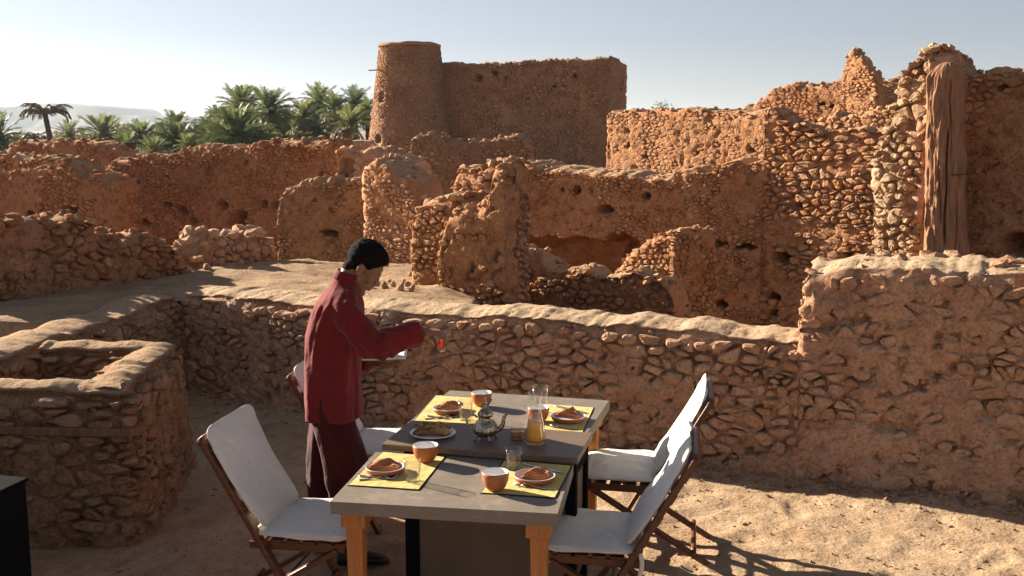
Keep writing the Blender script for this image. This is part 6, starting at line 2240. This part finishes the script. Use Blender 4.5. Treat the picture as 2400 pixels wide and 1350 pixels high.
def clothes():
    # tunic: z, centre x, half depth, half width
    keys = [(0.79, -0.012, 0.150, 0.205), (0.87, -0.012, 0.146, 0.20), (0.98, -0.010, 0.142, 0.198), (1.10, -0.004, 0.138, 0.198), (1.22, 0.008, 0.136, 0.204),
            (1.33, 0.026, 0.130, 0.212), (1.395, 0.038, 0.115, 0.200), (1.432, 0.048, 0.098, 0.165), (1.462, 0.058, 0.082, 0.118), (1.485, 0.066, 0.074, 0.086), (1.503, 0.072, 0.068, 0.074), (1.522, 0.078, 0.066, 0.070)]
    R = spline_rings(keys, 90)
    rings = [((q[1], 0, q[0]), (1, 0, 0.10 if q[0] > 1.4 else 0.03), (0, 1, 0), q[2], q[3]) for q in R]
    def fold(f, t):
        low = max(0.0, 1 - f * 1.55)
        a = 0.085 * low * math.sin(5 * t + 1.2 + 2.0 * f) * (0.6 + 0.4 * math.sin(3 * t))
        p = np.array([[math.cos(t) * 2.2, math.sin(t) * 2.2, f * 2.6]])
        b = 0.075 * float(fbm(p, 3, 71, 0.55)[0]) * min(1, (1 - f) * 4)
        d = np.array([[math.cos(t) * 5, math.sin(t) * 5, f * 14 + math.sin(t) * 2]])
        c = 0.030 * float(fbm(d, 2, 73)[0]) * min(1, (1 - f) * 5)
        return a + b + c
    garment = [rings_vf(rings, 110, fold)]
    # collar stand
    cr = []
    for k in range(6):
        f = k / 5
        cr.append(((0.072 + 0.020 * f, 0, 1.495 + 0.042 * f), (1, 0, -0.30), (0, 1, 0), 0.0690 - 0.006 * f, 0.0735 - 0.007 * f))
    rings_mesh('collar', cr, M['maroon'], 56, None, 0.004)
    # sleeves
    def sleeve(S, E, Wt, seed, cuff):
        S, E, Wt = np.array(S), np.array(E), np.array(Wt)
        d1 = (E - S) / np.linalg.norm(E - S); d2 = (Wt - E) / np.linalg.norm(Wt - E)
        S = S + np.array([0, -0.022 * np.sign(S[1]), -0.022])
        start = S + np.array([-0.005, -0.075 * np.sign(S[1]), 0.022])
        pts, rad = [], []
        for f in np.linspace(0, 1, 26):
            pts.append(start + (S - start) * f / 0.25 if f < 0.25 else S + (E - S) * (f - 0.25) / 0.75); rad.append(0.062 + 0.016 * min(1, f / 0.35) - 0.004 * f)
        for f in np.linspace(0.06, 1, 26):
            pts.append(E + (Wt - d2 * 0.012 - E) * f); rad.append(0.074 - (0.074 - cuff) * f)
        pts = np.array(pts)
        for _ in range(5):
            pts[1:-1] = (pts[:-2] + pts[1:-1] * 2 + pts[2:]) / 4
        rings = []
        for j, p in enumerate(pts):
            d = pts[min(j + 1, len(pts) - 1)] - pts[max(j - 1, 0)]; d /= np.linalg.norm(d)
            B = np.cross(d, (0, 1, 0)); B /= np.linalg.norm(B); A = np.cross(B, d)
            sag = 0.012 * math.sin(min(1, j / 40) * math.pi)
            rings.append((p - np.array([0, 0, sag]), A, B, rad[j] * 0.86, rad[j]))
        def fold(f, t):
            p = np.array([[math.cos(t) * 1.8 + seed, math.sin(t) * 1.8, f * 9]])
            q = np.array([[math.cos(t) * 1.2 + seed, math.sin(t) * 1.2, f * 22 + math.sin(t)]])
            k = math.exp(-((f - 0.5) / 0.16) ** 2)
            return 0.10 * float(fbm(p, 3, seed)[0]) + (0.07 + 0.14 * k) * float(vnoise(q, seed + 2)[0])
        garment.append(rings_vf(rings, 56, fold))
    sleeve(SH_R, EL_R, WR_R, 3, 0.066)
    sleeve(SH_L, EL_L, WR_L, 8, 0.052)
    V, F = join_vf(*garment)
    tmp = mesh_obj('tunic_tmp', V, F, None)
    md = tmp.modifiers.new('r', 'REMESH'); md.mode = 'VOXEL'; md.voxel_size = 0.0062
    ms = tmp.modifiers.new('s', 'SMOOTH'); ms.factor = 0.5; ms.iterations = 3
    dg = bpy.context.evaluated_depsgraph_get()
    me = bpy.data.meshes.new_from_object(tmp.evaluated_get(dg))
    bpy.data.objects.remove(tmp)
    me.name = 'tunic'
    me.materials.clear(); me.materials.append(M['maroon'])
    me.polygons.foreach_set('use_smooth', [True] * len(me.polygons))
    link(bpy.data.objects.new('tunic', me), man)
    # loose trousers
    def leg(keys, seed):
        R = spline_rings(keys, 60)
        rings = [((q[1], q[2], q[0]), (1, 0, 0), (0, 1, 0), q[3], q[4]) for q in R]
        def fold(f, t):
            p = np.array([[math.cos(t) * 1.6 + seed, math.sin(t) * 1.6, f * 3.5]])
            return 0.12 * float(fbm(p, 3, seed, 0.55)[0]) + 0.05 * math.sin(4 * t + seed + 3 * f) * f
        rings_mesh('trouser_leg', rings[::1], M['maroon_shaded'], 60, lambda f, t: fold(1 - f, t))
    leg([(0.10, 0.055, -0.105, 0.085, 0.085), (0.30, 0.062, -0.105, 0.098, 0.098), (0.55, 0.05, -0.105, 0.112, 0.105), (0.80, -0.012, -0.085, 0.108, 0.095), (0.95, -0.012, -0.08, 0.098, 0.092)], 4)
    leg([(0.10, -0.075, 0.105, 0.085, 0.085), (0.30, -0.062, 0.105, 0.098, 0.098), (0.55, -0.04, 0.105, 0.112, 0.105), (0.80, -0.012, 0.085, 0.108, 0.095), (0.95, -0.012, 0.08, 0.098, 0.092)], 9)
    for (x, y) in ((0.075, -0.107), (-0.055, 0.107)):
        V, F = [], []
        prof = [(-0.085, 0.022, 0.05), (-0.075, 0.034, 0.075), (-0.03, 0.040, 0.10), (0.03, 0.044, 0.085), (0.09, 0.050, 0.065), (0.14, 0.046, 0.05), (0.175, 0.030, 0.036), (0.188, 0.010, 0.02)]
        m = 14
        for j, (px, hw, hh) in enumerate(prof):
            for i in range(m):
                t = i / m * 2 * math.pi
                V.append((x + px, y + math.cos(t) * hw, max(0.001, 0.5 * hh + math.sin(t) * 0.5 * hh)))
            if j:
                for i in range(m):
                    F.append(((j - 1) * m + i, (j - 1) * m + (i + 1) % m, j * m + (i + 1) % m, j * m + i))
        F.append(tuple(range(m))); F.append(tuple((len(prof) - 1) * m + i for i in range(m)))
        mesh_obj('shoe', V, F, M['shoe'], man)
clothes()

def man_point(p):
    c, s = math.cos(MAN_YAW), math.sin(MAN_YAW)
    return (MAN[0] + p[0] * c - p[1] * s, MAN[1] + p[0] * s + p[1] * c, MAN[2] + p[2])

# the glass in his right hand, held from above by its rim
def tea_glass():
    w = np.array(WR_R)
    root = empty('tea_glass', man_point(w + np.array([0.100, 0.012, -0.100])), 0, 'small glass of red tea held from above in the hand of the man', 'tea glass')
    root.rotation_euler = (0.10, 0.16, 0)
    h = 0.088
    outer = [(0, 0), (0.0195, 0.0), (0.0215, 0.004), (0.0225, h * 0.4), (0.0265, h), (0.0252, h), (0.0212, h * 0.4), (0.0195, 0.007), (0, 0.006)]
    lathe('glass_wall', outer, M['glass'], root, 40)
    lathe('tea', [(0, 0.0075), (0.0188, 0.0075), (0.0206, h * 0.4), (0.0216, h * 0.56), (0, h * 0.56)], M['tea'], root, 32)
tea_glass()

# folded white napkin / tray card on his left hand
def tray():
    w = np.array(WR_L)
    p = man_point(w + np.array([0.045, -0.02, 0.050]))
    V, F = [], []
    n = 16
    for j in range(n + 1):
        for i in range(n + 1):
            u, v = i / n - 0.5, j / n - 0.5
            V.append((u * 0.27, v * 0.20, 0.004 * float(vnoise(np.array([[u * 3, v * 3, 0.2]]), 3)[0]) + 0.010 * (max(0, -u - 0.3) * 5) ** 2))
    for j in range(n):
        for i in range(n):
            a = j * (n + 1) + i
            F.append((a, a + 1, a + n + 2, a + n + 1))
    o = mesh_obj('white_tray', V, F, M['linen'], None, True, p)
    o.rotation_euler = (0, -0.02, MAN_YAW - 0.1)
    so = o.modifiers.new('solid', 'SOLIDIFY'); so.thickness = 0.009
    tag(o, 'flat white tray resting on the left hand of the man', 'tray')
tray()

# pebbles and clods strewn over the terrace earth
def pebbles():
    rng = np.random.default_rng(12)
    V, F = [], []
    nv = 0
    N = 8500
    for i in range(N):
        x = rng.uniform(-3.2, 4.2); y = rng.uniform(3.2, 9.0)
        if rng.uniform() < 0.35:
            y = float(line_y(WALL_IN, x)) - abs(rng.normal(0, 0.22)) - 0.05
        if y > line_y(WALL_IN, x) - 0.02 or x < left_x(np.array([y]))[0]: continue
        if -3.4 < x < -2.0 and 5.5 < y < 7.2: continue
        r = 0.0027 * math.exp(abs(rng.normal(0, 0.75)))
        if y > float(line_y(WALL_IN, x)) - 0.35: r *= 1.6
        r = min(r, 0.034)
        RV, RF = ROCKS_LO[int(rng.integers(0, 10))]
        z = float(0.0)
        a = rng.uniform(0, 6.3)
        ca, sa = math.cos(a), math.sin(a)
        Q = RV * np.array([r * rng.uniform(1, 1.6), r, r * 0.7])
        Q = np.column_stack([Q[:, 0] * ca - Q[:, 1] * sa + x, Q[:, 0] * sa + Q[:, 1] * ca + y, Q[:, 2] + r * 0.2])
        V.append(Q); F.append(RF + nv); nv += len(Q)
    V = np.concatenate(V)
    # sit them on the ground
    V[:, 2] += floor_z(V[:, 0], V[:, 1])
    o = bpy.data.objects.new('pebbles', np_mesh('pebbles', V, None, M['st_dark'], False, np.concatenate(F)))
    link(o); o['kind'] = 'stuff'
pebbles()
